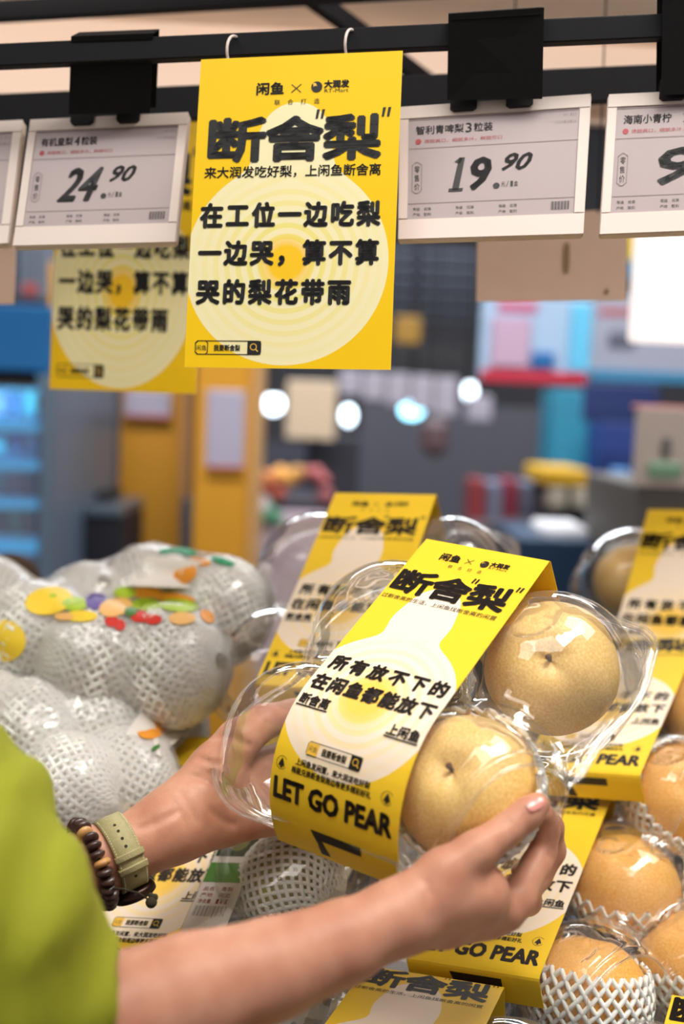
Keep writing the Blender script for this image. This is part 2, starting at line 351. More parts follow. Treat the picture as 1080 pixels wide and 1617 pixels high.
def shell_geo(prof, L, seed=0):
    """lid and tray sheets. L = length in cm"""
    lob = [(-6.5, 5.3), (6.5, 5.3), (-6.5, L - 5.4), (6.5, L - 5.4)]; RR = 6.0
    def q(x, v):
        d = [np.hypot(x - a, (v - b)) for a, b in lob]; r = smin(smin(d[0], d[2], 3.4), smin(d[1], d[3], 3.4), .8); return r / RR, r
    def outl(x, v):
        _, r = q(x, v); d = r - RR - .55
        bx = np.maximum(np.maximum(np.abs(x - 6.2) - 6.1, np.abs(v - L / 2 + .2) - L / 2 - .6), (np.abs(x - 6) + np.abs(v - L / 2 + .2)) * .7071 - (5.9 + L / 2 + .6 - 1.0) * .7071)        # straight closing flange on the right
        cx = np.maximum(np.abs(x) - 7, np.abs(v - L / 2) - L / 2 + .1)
        return np.maximum(np.minimum(smin(d, bx, 1.0), cx), (x + .5 * v - 18.6) * .894)
    nt, ns = 176, 46; th = np.linspace(0, 2 * math.pi, nt, endpoint=False); c = np.array([0, L / 2])
    rho = np.zeros(nt)
    for i, t in enumerate(th):
        s = np.linspace(0, 22, 900); val = outl(c[0] + s * math.cos(t), c[1] + s * math.sin(t)); k = np.where(val < 0)[0]; rho[i] = s[k[-1]]
    rho = (np.roll(rho, 1) + rho * 2 + np.roll(rho, -1)) / 4
    ss = 1 - (1 - np.linspace(0, 1, ns)) ** 1.25
    def sheet(kind):
        V = []
        for s in ss:
            x = c[0] + s * rho * np.cos(th); v = c[1] + s * rho * np.sin(th); qq, r = q(x, v); dE = (1 - s) * rho
            core = np.clip(1 - np.clip(qq, 0, 1) ** 2.6, 0, 1) ** .62
            if kind == 'lid':
                zt = np.interp(v, prof[:, 1], prof[:, 2]) - .16 if True else 0
                zt = np.where(v < .3, -.16, zt); zt = np.maximum(zt, -4.2)
                z = -5.5 + (5.5 + zt) * core
                for a, b in lob: 
                    rr = np.hypot(x - a * .95, v - b); z = z + .10 * np.exp(-((rr - 2.1) / .22) ** 2) - .12 * np.exp(-(rr / 1.9) ** 6)
                z = z + .34 * np.exp(-((dE - .55) / .16) ** 2) + .12 * np.exp(-(dE / .12) ** 2)
                z = z + .11 * np.sin(x * 4.2) * np.sin(v * 3.9) * np.clip((qq - 1.08) * 9, 0, 1) * np.clip(dE * 1.5, 0, 1) * (x > 5)
                z = z + .05 * np.sin(x * 3 + v * 1.3 + seed) * np.exp(-((qq - .86) / .1) ** 2)
            else:
                z = -5.75 - 4.6 * core + .30 * np.exp(-((dE - .62) / .2) ** 2)
                z = z + .1 * np.sin(np.arctan2(v - L / 2, x) * 24) * np.exp(-((qq - .8) / .15) ** 2)
            # stay inside the card sleeve
            inn = np.abs(x) < 5.15; vm = prof[:, 1].max() - .25
            v2 = np.where(inn, np.clip(v, .12, vm), v)
            for i in range(nt): V.append((x[i] * .01, -v2[i] * .01, z[i] * .01))
        F = [(a * nt + b, (a + 1) * nt + b, (a + 1) * nt + (b + 1) % nt, a * nt + (b + 1) % nt) for a in range(ns - 1) for b in range(nt)]
        if kind == 'lid':      # rolled rim
            mb = MB(); mb.tube(V[-nt:] + [V[-nt], V[-nt + 1]], .0009, 6, cap=False); o_ = len(V); V = V + [tuple(p) for p in mb.V]; F = F + [tuple(i + o_ for i in f) for f in mb.F]
        return V, F
    return sheet
def build_box(Rm, t, kind, voff, L, label, share=None, group=None, name='pear_gift_box', scale=1.0):
    Mx = CAM @ Matrix([[*Rm[0], t[0]], [*Rm[1], t[1]], [*Rm[2], t[2]], [0, 0, 0, 1]]) @ Matrix.Scale(scale, 4)
    root = empty(name, Mx, label, 'fruit box', group)
    if share is None:
        prof = profile(kind, voff); sh = shell_geo(prof, L)
        share = {'prof': prof, 'lid': mesh('lid', *sh('lid'), M['clear'], True), 'tray': mesh('tray', *sh('tray'), M['clear'], True),
                 'sleeve': sleeve_mesh(prof, M['sleeve']), 'print': SP_clip(prof, voff).build('lettering', smap(prof), INK, .05 if kind == 'held' else .02)}
    obj('lid', share['lid'], root); obj('tray', share['tray'], root); s = obj('sleeve', share['sleeve'], root)
    obj('lettering', share['print'], s); s['label'] = 'printed yellow and cream card sleeve'
    return root, Mx, share
def SP_clip(prof, voff):
    """keep only the print that lies on the sleeve's visible run"""
    if not voff: return SP
    p = Print(); UV = np.concatenate(SP.V); keep = [i for i, f in enumerate(SP.F) if all(UV[j][1] > voff - 3 for j in f)]
    p.raw(UV, []); p.F = [SP.F[i] for i in keep]; p.I = [SP.I[i] for i in keep]; return p

# ------------------------------------------------------------------ pears and foam nets
def pear_mat(name, c1, c2, spot):
    m, nt, b = nodes(name); N = nt.nodes; L = nt.links; b.inputs['Roughness'].default_value = .42; b.inputs['Specular IOR Level'].default_value = .4
    b.inputs['Subsurface Weight'].default_value = .25; b.inputs['Subsurface Radius'].default_value = (1, .6, .25); b.inputs['Subsurface Scale'].default_value = .008
    tc = N.new('ShaderNodeTexCoord'); n = N.new('ShaderNodeTexNoise'); n.inputs['Scale'].default_value = 28; n.inputs['Detail'].default_value = 4; L.new(tc.outputs['Object'], n.inputs['Vector'])
    r = N.new('ShaderNodeValToRGB'); r.color_ramp.elements[0].position = .35; r.color_ramp.elements[1].position = .68; r.color_ramp.elements[0].color = lin(c1); r.color_ramp.elements[1].color = lin(c2)
    L.new(n.outputs['Fac'], r.inputs[0])
    v = N.new('ShaderNodeTexVoronoi'); v.inputs['Scale'].default_value = 330; L.new(tc.outputs['Object'], v.inputs['Vector'])
    lt = N.new('ShaderNodeMath'); lt.operation = 'LESS_THAN'; lt.inputs[1].default_value = .17; L.new(v.outputs['Distance'], lt.inputs[0])
    mu = N.new('ShaderNodeMath'); mu.operation = 'MULTIPLY'; mu.inputs[1].default_value = .38; L.new(lt.outputs[0], mu.inputs[0])
    mx = N.new('ShaderNodeMix'); mx.data_type = 'RGBA'; mx.inputs[7].default_value = lin(spot); L.new(mu.outputs[0], mx.inputs[0]); L.new(r.outputs[0], mx.inputs[6]); L.new(mx.outputs[2], b.inputs['Base Color'])
    bp = N.new('ShaderNodeBump'); bp.inputs['Strength'].default_value = .12; bp.inputs['Distance'].default_value = .001; L.new(v.outputs['Distance'], bp.inputs['Height']); L.new(bp.outputs['Normal'], b.inputs['Normal'])
    return m
M['pear'] = pear_mat('golden_pear_skin', (234, 186, 104), (250, 218, 142), (190, 136, 74)); M['pearor'] = pear_mat('orange_pear_skin', (240, 170, 74), (250, 200, 112), (210, 140, 60))
M['pearg'] = pear_mat('green_pear_skin', (170, 168, 80), (205, 200, 120), (140, 130, 70)); M['pearye'] = pear_mat('bright_yellow_pear_skin', (236, 200, 50), (250, 226, 90), (225, 190, 60))
M['stem'] = mat('pear_stem', (96, 62, 36), .8, noise=.3, nscale=300)
def pear_me(name, m, squash=.9):
    V = []; n, k = 34, 40
    for i in range(n + 1):
        t = math.pi * i / n; r = 1 - .20 * math.exp(-(t / .27) ** 2) - .14 * math.exp(-((math.pi - t) / .3) ** 2)
        for j in range(k):
            p = 2 * math.pi * j / k; rr = r * (1 + .012 * math.sin(3 * p + t * 2) + .008 * math.sin(5 * p)); V.append((rr * math.sin(t) * math.cos(p), rr * math.sin(t) * math.sin(p), rr * math.cos(t) * squash))
    return mesh(name, V, [(i * k + j, (i + 1) * k + j, (i + 1) * k + (j + 1) % k, i * k + (j + 1) % k) for i in range(n) for j in range(k)], m, True)
def stem_me():
    b = MB(); b.tube([(0, 0, .68), (.015, 0, .76), (.035, .01, .84)], [.035, .03, .05], 8); return b.me('stem', M['stem'], True)
def net_me(th0, n=20, tw=2.4, rs=.033, squash=.92, seg=26, flare=0):
    b = MB()
    for s in (1, -1):
        for i in range(n):
            pts = []
            for j in range(seg + 1):
                t = j / seg; th = th0 + (3.0 - th0) * t; ph = 2 * math.pi * i / n + s * tw * t
                rr = 1.045 + .012 * math.sin(j * 2.1 + i) + flare * max(0, 1 - t * 7); pts.append((rr * math.sin(th) * math.cos(ph), rr * math.sin(th) * math.sin(ph), rr * math.cos(th) * squash))
            b.tube(pts, rs, 5, cap=False)
    return b.me('foam_net', M['foam'], True)
M['pearw'] = pear_mat('pale_pear_skin', (214, 212, 176), (228, 226, 196), (200, 196, 150))
PM = {k: pear_me('pear', M[k]) for k in ('pearw', 'pear', 'pearor', 'pearg', 'pearye')}; ST = stem_me()
NET = {'collar': net_me(1.25, 26, 1.1, .04, flare=.06), 'half': net_me(1.0, 30, 1.5, .042, flare=.05), 'full': net_me(.04, 32, 2.9, .047, seg=30), 'fine': net_me(.04, 30, 2.7, .040, seg=30), 'open': net_me(.12, 17, 2.9, .036)}
def pear(Mloc, r, kind, net, label, group=None, stem=True):
    """Mloc: world matrix with +Z toward the stem"""
    root = empty('pear', Mloc @ Matrix.Scale(r, 4), label, 'pear', group)
    obj('fruit', PM[kind], root)
    if stem: obj('stem', ST, root)
    if net: obj('foam_net', NET[net], root)
    return root
def zto(v): return Vector(v).to_track_quat('Z', 'X').to_matrix().to_4x4()
def pear_in(Mx, x, v, z, r, axis, *a, **k): return pear(Mx @ Matrix.Translation((x * .01, -v * .01, z * .01)) @ zto(axis), r * .01, *a, **k)

# ------------------------------------------------------------------ implicit surfaces (surface nets) for arms and cloth
def surfnet(f, lo, hi, h):
    lo = np.array(lo, float); n = np.ceil((np.array(hi) - lo) / h).astype(int) + 1
    X = [lo[i] + h * np.arange(n[i]) for i in range(3)]; G = f(X[0][:, None, None], X[1][None, :, None], X[2][None, None, :]).astype(np.float32)
    s = G < 0; c = s[:-1, :-1, :-1].astype(np.int8)
    tot = sum(s[i:n[0] - 1 + i, j:n[1] - 1 + j, k:n[2] - 1 + k].astype(np.int8) for i in (0, 1) for j in (0, 1) for k in (0, 1))
    act = (tot > 0) & (tot < 8); idx = -np.ones(act.shape, np.int64); cells = np.argwhere(act); idx[act] = np.arange(len(cells))
    acc = np.zeros((len(cells), 3)); cnt = np.zeros(len(cells)); I, J, K = cells.T
    cor = [(i, j, k) for i in (0, 1) for j in (0, 1) for k in (0, 1)]
    for a in cor:
        for ax in range(3):
            if a[ax]: continue
            b = list(a); b[ax] = 1; ga = G[I + a[0], J + a[1], K + a[2]]; gb = G[I + b[0], J + b[1], K + b[2]]
            cr = (ga < 0) != (gb < 0); t = np.where(cr, ga / np.where(cr, ga - gb, 1), 0)
            p = np.array(a, float)[None] + np.zeros((len(cells), 3)); p[:, ax] += t; acc[cr] += p[cr]; cnt[cr] += 1
    V = lo + (cells + acc / cnt[:, None]) * h; F = []
    for ax in range(3):
        o1, o2 = (ax + 1) % 3, (ax + 2) % 3; sl0 = [slice(None)] * 3; sl1 = [slice(None)] * 3; sl0[ax] = slice(0, -1); sl1[ax] = slice(1, None)
        a, b = s[tuple(sl0)], s[tuple(sl1)]; e = np.argwhere(a != b)
        e = e[(e[:, o1] > 0) & (e[:, o2] > 0) & (e[:, o1] < n[o1] - 1) & (e[:, o2] < n[o2] - 1)]
        ins = s[tuple(e.T)]; d1 = np.zeros(3, int); d1[o1] = 1; d2 = np.zeros(3, int); d2[o2] = 1
        q = [idx[tuple((e - x).T)] for x in (d1 * 0, d1, d1 + d2, d2)]; q = np.stack(q, 1); q[~ins] = q[~ins][:, ::-1]; F.append(q)
    return V, np.concatenate(F)
def cone(X, Y, Z, a, b, ra, rb):
    a, b = np.array(a), np.array(b); d = b - a; L2 = d @ d + 1e-12
    t = np.clip(((X - a[0]) * d[0] + (Y - a[1]) * d[1] + (Z - a[2]) * d[2]) / L2, 0, 1)
    return np.sqrt((X - a[0] - t * d[0]) ** 2 + (Y - a[1] - t * d[1]) ** 2 + (Z - a[2] - t * d[2]) ** 2) - (ra + (rb - ra) * t)
def chain_sdf(chains, cuts=()):
    """chains: (k, [(px,py,depth,r_mm)...]) smooth-joined with radius k mm; cuts: grooves (pts, r_mm, depth)"""
    def f(X, Y, Z):
        out = None
        for k, pts in chains:
            g = None
            for p, q in zip(pts[:-1], pts[1:]):
                c = cone(X, Y, Z, P(*p[:3]), P(*q[:3]), p[3] / 1000, q[3] / 1000); g = c if g is None else smin(g, c, .004)
            out = g if out is None else smin(out, g, k / 1000)
        for pts, r, kk in cuts:
            for p, q in zip(pts[:-1], pts[1:]):
                c = cone(X, Y, Z, P(*p), P(*q), r / 1000, r / 1000); out = -smin(-out, c, kk / 1000)
        return out
    return f
def cam_obj(name, V, F, m, base, parent=None, smooth=True):
    V = np.asarray(V) - base; o = obj(name, mesh(name, V, F, m, smooth)); o.matrix_world = CAM @ Matrix.Translation(base)
    if parent: o.parent = parent; o.matrix_parent_inverse = parent.matrix_world.inverted()
    return o

# ================================================================== STRUCTURE (shop hall)
def wbox(name, lo, hi, m, **k):
    b = MB(); c = [(a + b_) / 2 for a, b_ in zip(lo, hi)]; d = [b_ - a for a, b_ in zip(lo, hi)]
    b.box((0, 0, 0), d); o = obj(name, b.me(name, m)); o.location = c
    return tag(o, **k)
M['floor'] = mat('hall_floor_tile', (120, 112, 108), .35, noise=.15, nscale=3); M['ceil'] = mat('hall_ceiling_dark', (50, 52, 58), .8, noise=.25, nscale=2)
M['wallg'] = mat('hall_wall_grey', (84, 82, 88), .8, noise=.15, nscale=2)
wbox('floor', (-6, -1.5, -.05), (6, 9.2, 0), M['floor'], kind='structure'); wbox('ceiling', (-6, -1.5, 3.5), (6, 9.2, 3.6), M['ceil'], kind='structure')
wbox('wall_back', (-6, 9.0, 0), (6, 9.2, 3.5), M['wallg'], kind='structure'); wbox('wall_left', (-6.1, -1.5, 0), (-6, 9.2, 3.5), M['wallg'], kind='structure'); wbox('wall_right', (6, -1.5, 0), (6.1, 9.2, 3.5), M['wallg'], kind='structure')

# ================================================================== DISPLAY BED
nb = np.array([-.26, .87, .40]); nb /= np.linalg.norm(nb); xb = np.array([.9, .05, .45]); xb -= nb * (xb @ nb); xb /= np.linalg.norm(xb); yb = np.cross(nb, xb)
def fr(o, x, y, z): return CAM @ Matrix([[x[i], y[i], z[i], o[i]] for i in range(3)] + [[0, 0, 0, 1]])
bo = nb * -.785
BED = fr(bo, xb, yb, nb)
b = MB(); b.box((.02, -.02, -.02), (1.5, 1.06, .04), bev=.006)
bed = empty('produce_display_bed', BED, 'black sloping produce display bed under the fruit boxes', 'display stand')
M['mat'] = mat('black_display_mat', (26, 28, 26), .6, noise=.6, nscale=160, bump=.8, bscale=300)
obj('deck', b.me('deck', M['black']), bed)
b = MB(); b.box((.02, -.02, .004), (1.46, 1.02, .008)); obj('mat', b.me('mat', M['mat']), bed)
for x in (-.6, .64):
    for y in (-.42, .40):
        b = MB()
        p = BED @ Vector((x, y, -.04)); inv = BED.inverted(); b.tube([inv @ p, inv @ Vector((p.x, p.y, 0.0))], .025, 8)
        obj('leg', b.me('leg', M['black']), bed)

# ================================================================== PEAR BOXES
def RM(*r): m = np.array(r, float); u, s, v = np.linalg.svd(m); return u @ v
RA = RM((.788, .549, -.278), (-.136, .597, .791), (.60, -.586, .545)); RE = RM((.876, .425, -.229), (.037, .416, .909), (.481, -.804, .348))
RD = RM((.85, .454, -.268), (.053, .432, .90), (.524, -.779, .343)); RB = RM((.941, .269, -.206), (-.023, .657, .754), (.338, -.704, .624))
RC = RM((.88, .35, -.32), (-.009, .69, .72), (.475, -.63, .615)); RF = RM((.932, .361, -.033), (-.012, .123, .992), (.363, -.924, .119)); RH = RM((.918, .27, -.29), (.089, .573, .815), (.386, -.774, .502))
AX = (.36, -.49, .78)
boxA, MA, _ = build_box(RA, (.1012, -.0255, -.842), 'held', 0, 21.9, 'clear pear box held up in both hands, golden pears showing on its right side', name='pear_gift_box')
pear_in(MA, 6.6, 5.0, -5.0, 4.45, AX, 'pear', None, 'upper golden pear in the hand-held box, stem dimple facing front')
pear_in(MA, 6.3, 16.0, -5.1, 4.5, (.1, -.35, .9), 'pear', 'collar', 'lower golden pear in the hand-held box, above the thumb, with a white foam collar')
shE = build_box(RE, (.179, -.232, -1.011), 'disp', 3.3, 22.6, 'clear pear box right of the gripping hand, orange pears beside LET GO PEAR')
_, ME, S3 = shE
pear_in(ME, 6.4, 5.6, -5.0, 4.5, (.2, .1, 1), 'pearor', 'collar', 'upper orange pear of the box right of the gripping hand', stem=False)
pear_in(ME, 6.4, 17.0, -5.0, 4.5, (.1, .5, .8), 'pearor', 'half', 'lower orange pear of the box right of the gripping hand, in a ribbed foam net', stem=False)
_, MD, _ = build_box(RD, (.286, -.118, -1.132), 'disp', 3.3, 22.6, 'clear pear box at the right edge, its sleeve showing just behind the held box flange', S3)
pear_in(MD, 6.4, 5.6, -5.0, 4.5, (.2, .1, 1), 'pearor', None, 'upper orange pear of the box at the right edge', stem=False)
pear_in(MD, 6.4, 17.0, -5.0, 4.5, (.5, -.4, .6), 'pearor', 'half', 'lower pear in a foam net at the right edge, beside the O PEAR print', stem=False)
_, MF, _ = build_box(RF, (.065, -.325, -.844), 'disp', 3.3, 22.6, 'clear pear box at the bottom edge below the forearm, mostly cut by the frame', S3)
_, MBx, S0 = build_box(RB, (.041, .018, -1.138), 'disp', 0, 23.6, 'blurred clear pear box standing behind the held box, title band above it')
_, MC, _ = build_box(RC, (.3815, .003, -1.29), 'disp', 0, 23.6, 'dim blurred pear box in the back at the right edge', S0, scale=1.06)
pear_in(MC, -6.4, 5.6, -5.0, 4.0, (0, 0, 1), 'pear', None, 'dim golden pear in the left lobe of the back box at the right edge', stem=False)
_, MH, _ = build_box(RH, (-.096, -.195, -1.049), 'disp', 0, 23.6, 'clear pear box lying under the watch wrist, sleeve partly covered by the arms', S0)
pG = P(1062, 1569, .82) + RE @ np.array([.05, 0, 0])
_, MG, _ = build_box(RE, pG, 'disp', 3.3, 22.6, 'pear box in the bottom right corner with only a yellow sleeve corner showing', S3)
pK = P(1098, 1530, .90) - RE @ np.array([-.065, -.17, -.05])
_, MK, _ = build_box(RE, pK, 'disp', 3.3, 22.6, 'clear pear box entering the right edge just above the bottom corner one', S3)
pear_in(MK, -6.4, 17, -5, 4.5, (-.2, .1, 1), 'pearor', 'half', 'foam netted pear cut by the right edge near the bottom corner', stem=False)

# risers that carry the back row
def riser(Mx, h, lab, w=.2, l=.19):
    b = MB(); b.box((0, -.115, -.108 - h / 2), (w, l, h), bev=.004); o = obj('display_riser', b.me('display_riser', M['black'])); o.matrix_world = Mx
    tag(o, lab, 'riser')
riser(MBx, .08, 'black riser block under the blurred box behind the held box'); riser(MC, .05, 'black riser block under the dim back box at the right edge'); riser(MH, .05, 'black riser block under the box below the watch wrist')

# rectangular clamshell with netted green pears and a folded card
tI = P(458, 1402, .90) - RH @ np.array([.078, -.06, -.052]); MI = fr(tI, RH[:, 0], RH[:, 1], RH[:, 2])
pack = empty('net_pear_clamshell', MI, 'clear rectangular clamshell of foam netted green pears with a printed card, between both forearms', 'fruit box')
def rect_shell(w, l, top, kind):
    V = []; n, m = 70, 90; lob = [(w * .60, .062), (w * .60, .152), (w * 1.05, .062)]
    for j in range(m + 1):
        for i in range(n + 1):
            x = w * 1.3 * i / n; y = l * j / m; e = min(x, w * 1.3 - x, y, l - y)
            k = min(1, max(0, (e - .006) / .012)); k = k * k * (3 - 2 * k)
            r = min(math.hypot(x - .078, y - .06), math.hypot(x - .078, y - .15)) / .05
            dome = (max(0, 1 - min(r, 1) ** 3)) ** .5
            z = -.055 + k * .026 + dome * .026 + .0012 * math.sin(r * 46) * (0.85 < r < 1.3)
            if kind == 'tray': z = -.057 - k * .04
            V.append((x, -y, z))
    F = [(j * (n + 1) + i, (j + 1) * (n + 1) + i, (j + 1) * (n + 1) + i + 1, j * (n + 1) + i + 1) for j in range(m) for i in range(n)]
    return V, F
obj('lid', mesh('lid', *rect_shell(.11, .20, 0, 'lid'), M['clear'], True), pack); obj('tray', mesh('tray', *rect_shell(.11, .20, 0, 'tray'), M['clear'], True), pack)
b = MB(); b.box((.040, -.088, -.0235), (.034, .150, .0006)); card = obj('card', b.me('card', M['paper']), pack); card['label'] = 'white card with green band and a picture of a pear'
p = Print(); p.rect(.1, 1.2, 3.2, 4.3, 5); p.disc(1.7, 2.8, .85, 6, 1.0); p.disc(1.7, 2.1, .45, 6); p.rect(0, 4.9, 3.4, 6.7, 7); p.rect(0, 6.75, 3.4, 12.5, 3)
for i in range(26): p.rect(.3 + i * .1, 8.8, .3 + i * .1 + (.04, .07, .025)[i % 3], 9.7, 4)
for i, s_ in enumerate(('品名 青梨', '产地 河北', '净含量 1kg')): p.row(s_, .3, 2.8, 7.1 + i * .55, 7.5 + i * .55, 2, .01)
obj('lettering', p.build('lettering', lambda u, v, l: (.023 + u * .01, -(v + 1.3) * .01, -.0229), INK + [M['dgreen'], M['pearg'], M['green']]), card)
for i, (x, y) in enumerate(((.078, -.06), (.078, -.15))):
    pear(MI @ Matrix.Translation((x, y, -.052)) @ zto((-.9, .5, .2)), .0405, 'pearg', 'fine', ('upper' if i == 0 else 'lower') + ' green pear in an open foam net inside the rectangular clamshell', stem=False)

# ================================================================== BAGGED PEARS ON THE LEFT
def bag(name, balls, label, k=16, extra=()):
    f0 = chain_sdf([(k, [(px, py, d, r * 10 + 4), (px + 1, py, d, r * 10 + 4)]) for px, py, d, r, *_ in balls] + [(k, e) for e in extra])
    pts = np.array([P(*q[:3]) for q in balls] + [P(*q[:3]) for e in extra for q in e]); lo = pts.min(0) - .07; hi = pts.max(0) + .07
    def f(X, Y, Z): return f0(X, Y, Z) + .0014 * np.sin(X * 150 + Y * 60) * np.sin(Y * 110 - Z * 90)
    V, F = surfnet(f, lo, hi, .0042); base = pts.mean(0); o = cam_obj(name, V, F, M['bag'], base); tag(o, label, 'fruit bag')
    bvh = BVHTree.FromPolygons([tuple(v) for v in V], [tuple(int(i) for i in q) for q in F]); return o, bvh, base
def decal(parent, bvh, base, name, shapes, mats, eps=.0008, pull=0.0):
    """flat print on the film: outline pixels are carried onto the film surface"""
    V, F, I = [], [], []
    for pts, mi in shapes:
        pts = np.array(pts, float); c = pts.mean(0); rings = [c + (pts - c) * s for s in (1, .66, .33)]; b0 = len(V); ok = True; hit = []
        for q in [x for r_ in rings for x in r_] + [c]:
            d = Vector(P(q[0], q[1], 1)).normalized(); h = bvh.ray_cast(Vector((0, 0, 0)), d)
            hit.append(None if h[0] is None else h[0] + h[1] * eps * (1 + .5 * mi / 4) * (1 if h[1].dot(d) < 0 else -1))
        if any(h is None for h in hit): continue
        V += [tuple(h) for h in hit]; n = len(pts)
        for r_ in range(2):
            for i in range(n): F.append((b0 + r_ * n + i, b0 + r_ * n + (i + 1) % n, b0 + (r_ + 1) * n + (i + 1) % n, b0 + (r_ + 1) * n + i)); I.append(mi)
        for i in range(n): F.append((b0 + 2 * n + i, b0 + 2 * n + (i + 1) % n, b0 + 3 * n)); I.append(mi)
    V = np.array(V) - base; o = obj(name, mesh(name, V, F, mats, True, I)); o.matrix_world = CAM @ Matrix.Translation(base); o.parent = parent; o.matrix_parent_inverse = parent.matrix_world.inverted(); return o
def ell(cx, cy, rx, ry, ang=0, n=16):
    a = R(ang); return [(cx + rx * math.cos(t) * math.cos(a) - ry * math.sin(t) * math.sin(a), cy + rx * math.cos(t) * math.sin(a) + ry * math.sin(t) * math.cos(a)) for t in np.linspace(0, 2 * math.pi, n, endpoint=False)]
FR = [M['paper'], mat('print_orange', (246, 160, 50), .5), mat('print_yellow', (250, 214, 60), .5), mat('print_red', (222, 50, 40), .5), mat('print_lime', (176, 206, 50), .5), mat('print_purple', (104, 84, 160), .5), mat('print_green', (30, 150, 100), .5), mat('print_pale_orange', (250, 196, 120), .5), mat('print_leaf', (70, 130, 50), .5)]
bm1 = [(345, 965, 1.14, 4.9, 'full', 'pearw'), (268, 1052, 1.05, 5.1, 'full', 'pearg'), (150, 1045, 1.05, 5.0, 'full', 'pearw'), (235, 935, 1.17, 4.4, 'full', 'pearw'), (60, 1010, 1.09, 5.0, 'full', 'pearw'), (140, 965, 1.14, 4.4, 'full', 'pearw'), (-20, 960, 1.12, 4.6, 'full', 'pearw')]
bagM, bvM, baM = bag('fruit_bag', bm1, 'upper clear bag of foam wrapped pears with a colourful fruit print on top', extra=[[(240, 880, 1.2, 14), (360, 900, 1.2, 14), (400, 1000, 1.16, 12)]])
locs = ['far right', 'front right, over the lower bag', 'front middle, over the lower bag', 'back, below the white label', 'left', 'back left', 'far left, cut by the frame']
def place_ball(q, lab):
    px, py, d, r, net, kind = q; return pear(CAM @ Matrix.Translation(P(px, py, d)) @ zto((math.cos(px), .35 * math.sin(px * 3), -.25)), r / 100, kind, net, lab, 'foam wrapped pears in the bags', stem=False)
for q, l in zip(bm1, locs): place_ball(q, 'foam wrapped pear in the upper bag, ' + l)
b = MB()
sh = [([(196, 925), (300, 929), (331, 888), (232, 878)], 0), (ell(285, 907, 27, 17, -15), 1), (ell(280, 904, 12, 8), 0), (ell(316, 888, 17, 6, 10), 1), (ell(290, 872, 22, 5, 8), 6), (ell(325, 876, 24, 5, 12), 6), (ell(352, 888, 20, 5, 18), 6), (ell(262, 872, 12, 4, -6), 6),
      (ell(77, 950, 38, 22, -8), 2), (ell(6, 1012, 36, 33), 2), (ell(84, 942, 6, 3), 4), (ell(118, 955, 20, 11), 4), (ell(128, 974, 26, 9), 2), (ell(152, 951, 18, 14), 5), (ell(182, 960, 27, 15, -15), 7), (ell(197, 936, 18, 9), 4), (ell(228, 936, 30, 8), 1), (ell(231, 955, 24, 11), 4), (ell(206, 968, 10, 7), 8), (ell(282, 957, 32, 11, 4), 4), (ell(275, 944, 34, 7, 6), 1), (ell(222, 975, 16, 9), 3), (ell(241, 979, 15, 8), 3),
      (ell(176, 982, 11, 9), 3), (ell(189, 988, 9, 9), 3), (ell(287, 978, 21, 10), 7), (ell(327, 974, 13, 9, 40), 1), (ell(102, 975, 15, 6), 7)]
decal(bagM, bvM, baM, 'print', sh, FR)
bm2 = [(60, 1165, 1.02, 4.8, 'full', 'pearw'), (160, 1160, 1.04, 4.9, 'full', 'pearw'), (-20, 1150, 1.04, 4.8, 'full', 'pearw'), (245, 1165, 1.10, 4.6, 'full', 'pearw'), (110, 1255, .96, 4.6, 'full', 'pearw'), (195, 1240, 1.0, 4.6, 'full', 'pearw')]
bagN, bvN, baN = bag('fruit_bag', bm2, 'lower clear bag of foam wrapped pears with an orange fruit sticker, above the wrist watch', k=18, extra=[[(290, 1130, 1.12, 12), (300, 1240, 1.06, 12), (240, 1300, 1.0, 12)]])
for q, l in zip(bm2, ['left, by the green sleeve', 'middle', 'far left, cut by the frame', 'right, under the sticker', 'front, above the bead bracelet', 'front right, above the watch']): place_ball(q, 'foam wrapped pear in the lower bag, ' + l)
decal(bagN, bvN, baN, 'sticker', [([(198, 1160), (252, 1196), (298, 1150), (232, 1108)], 0), (ell(240, 1150, 25, 17, -20), 1), (ell(236, 1145, 10, 7), 0), (ell(272, 1138, 18, 8, 20), 1), (ell(244, 1182, 8, 3, -30), 8)], FR)
# tier under the bags
b = MB(); b.box((-.36, .17, .04), (.50, .34, .06), bev=.005); o = obj('display_riser', b.me('display_riser', M['black'])); o.matrix_world = BED; tag(o, 'wide black riser under the bags of foam wrapped pears', 'riser')
b = MB(); b.ball((0, 0, 0), (.036, .036, .034), 20); o = obj('coconut', b.me('coconut', mat('coconut_husk', (96, 74, 52), .9, noise=.4, nscale=90, bump=.8, bscale=250), True)); o.matrix_world = CAM @ Matrix.Translation(P(14, 925, 1.3)); tag(o, 'small brown husky round fruit behind the upper bag at the left edge', 'fruit')

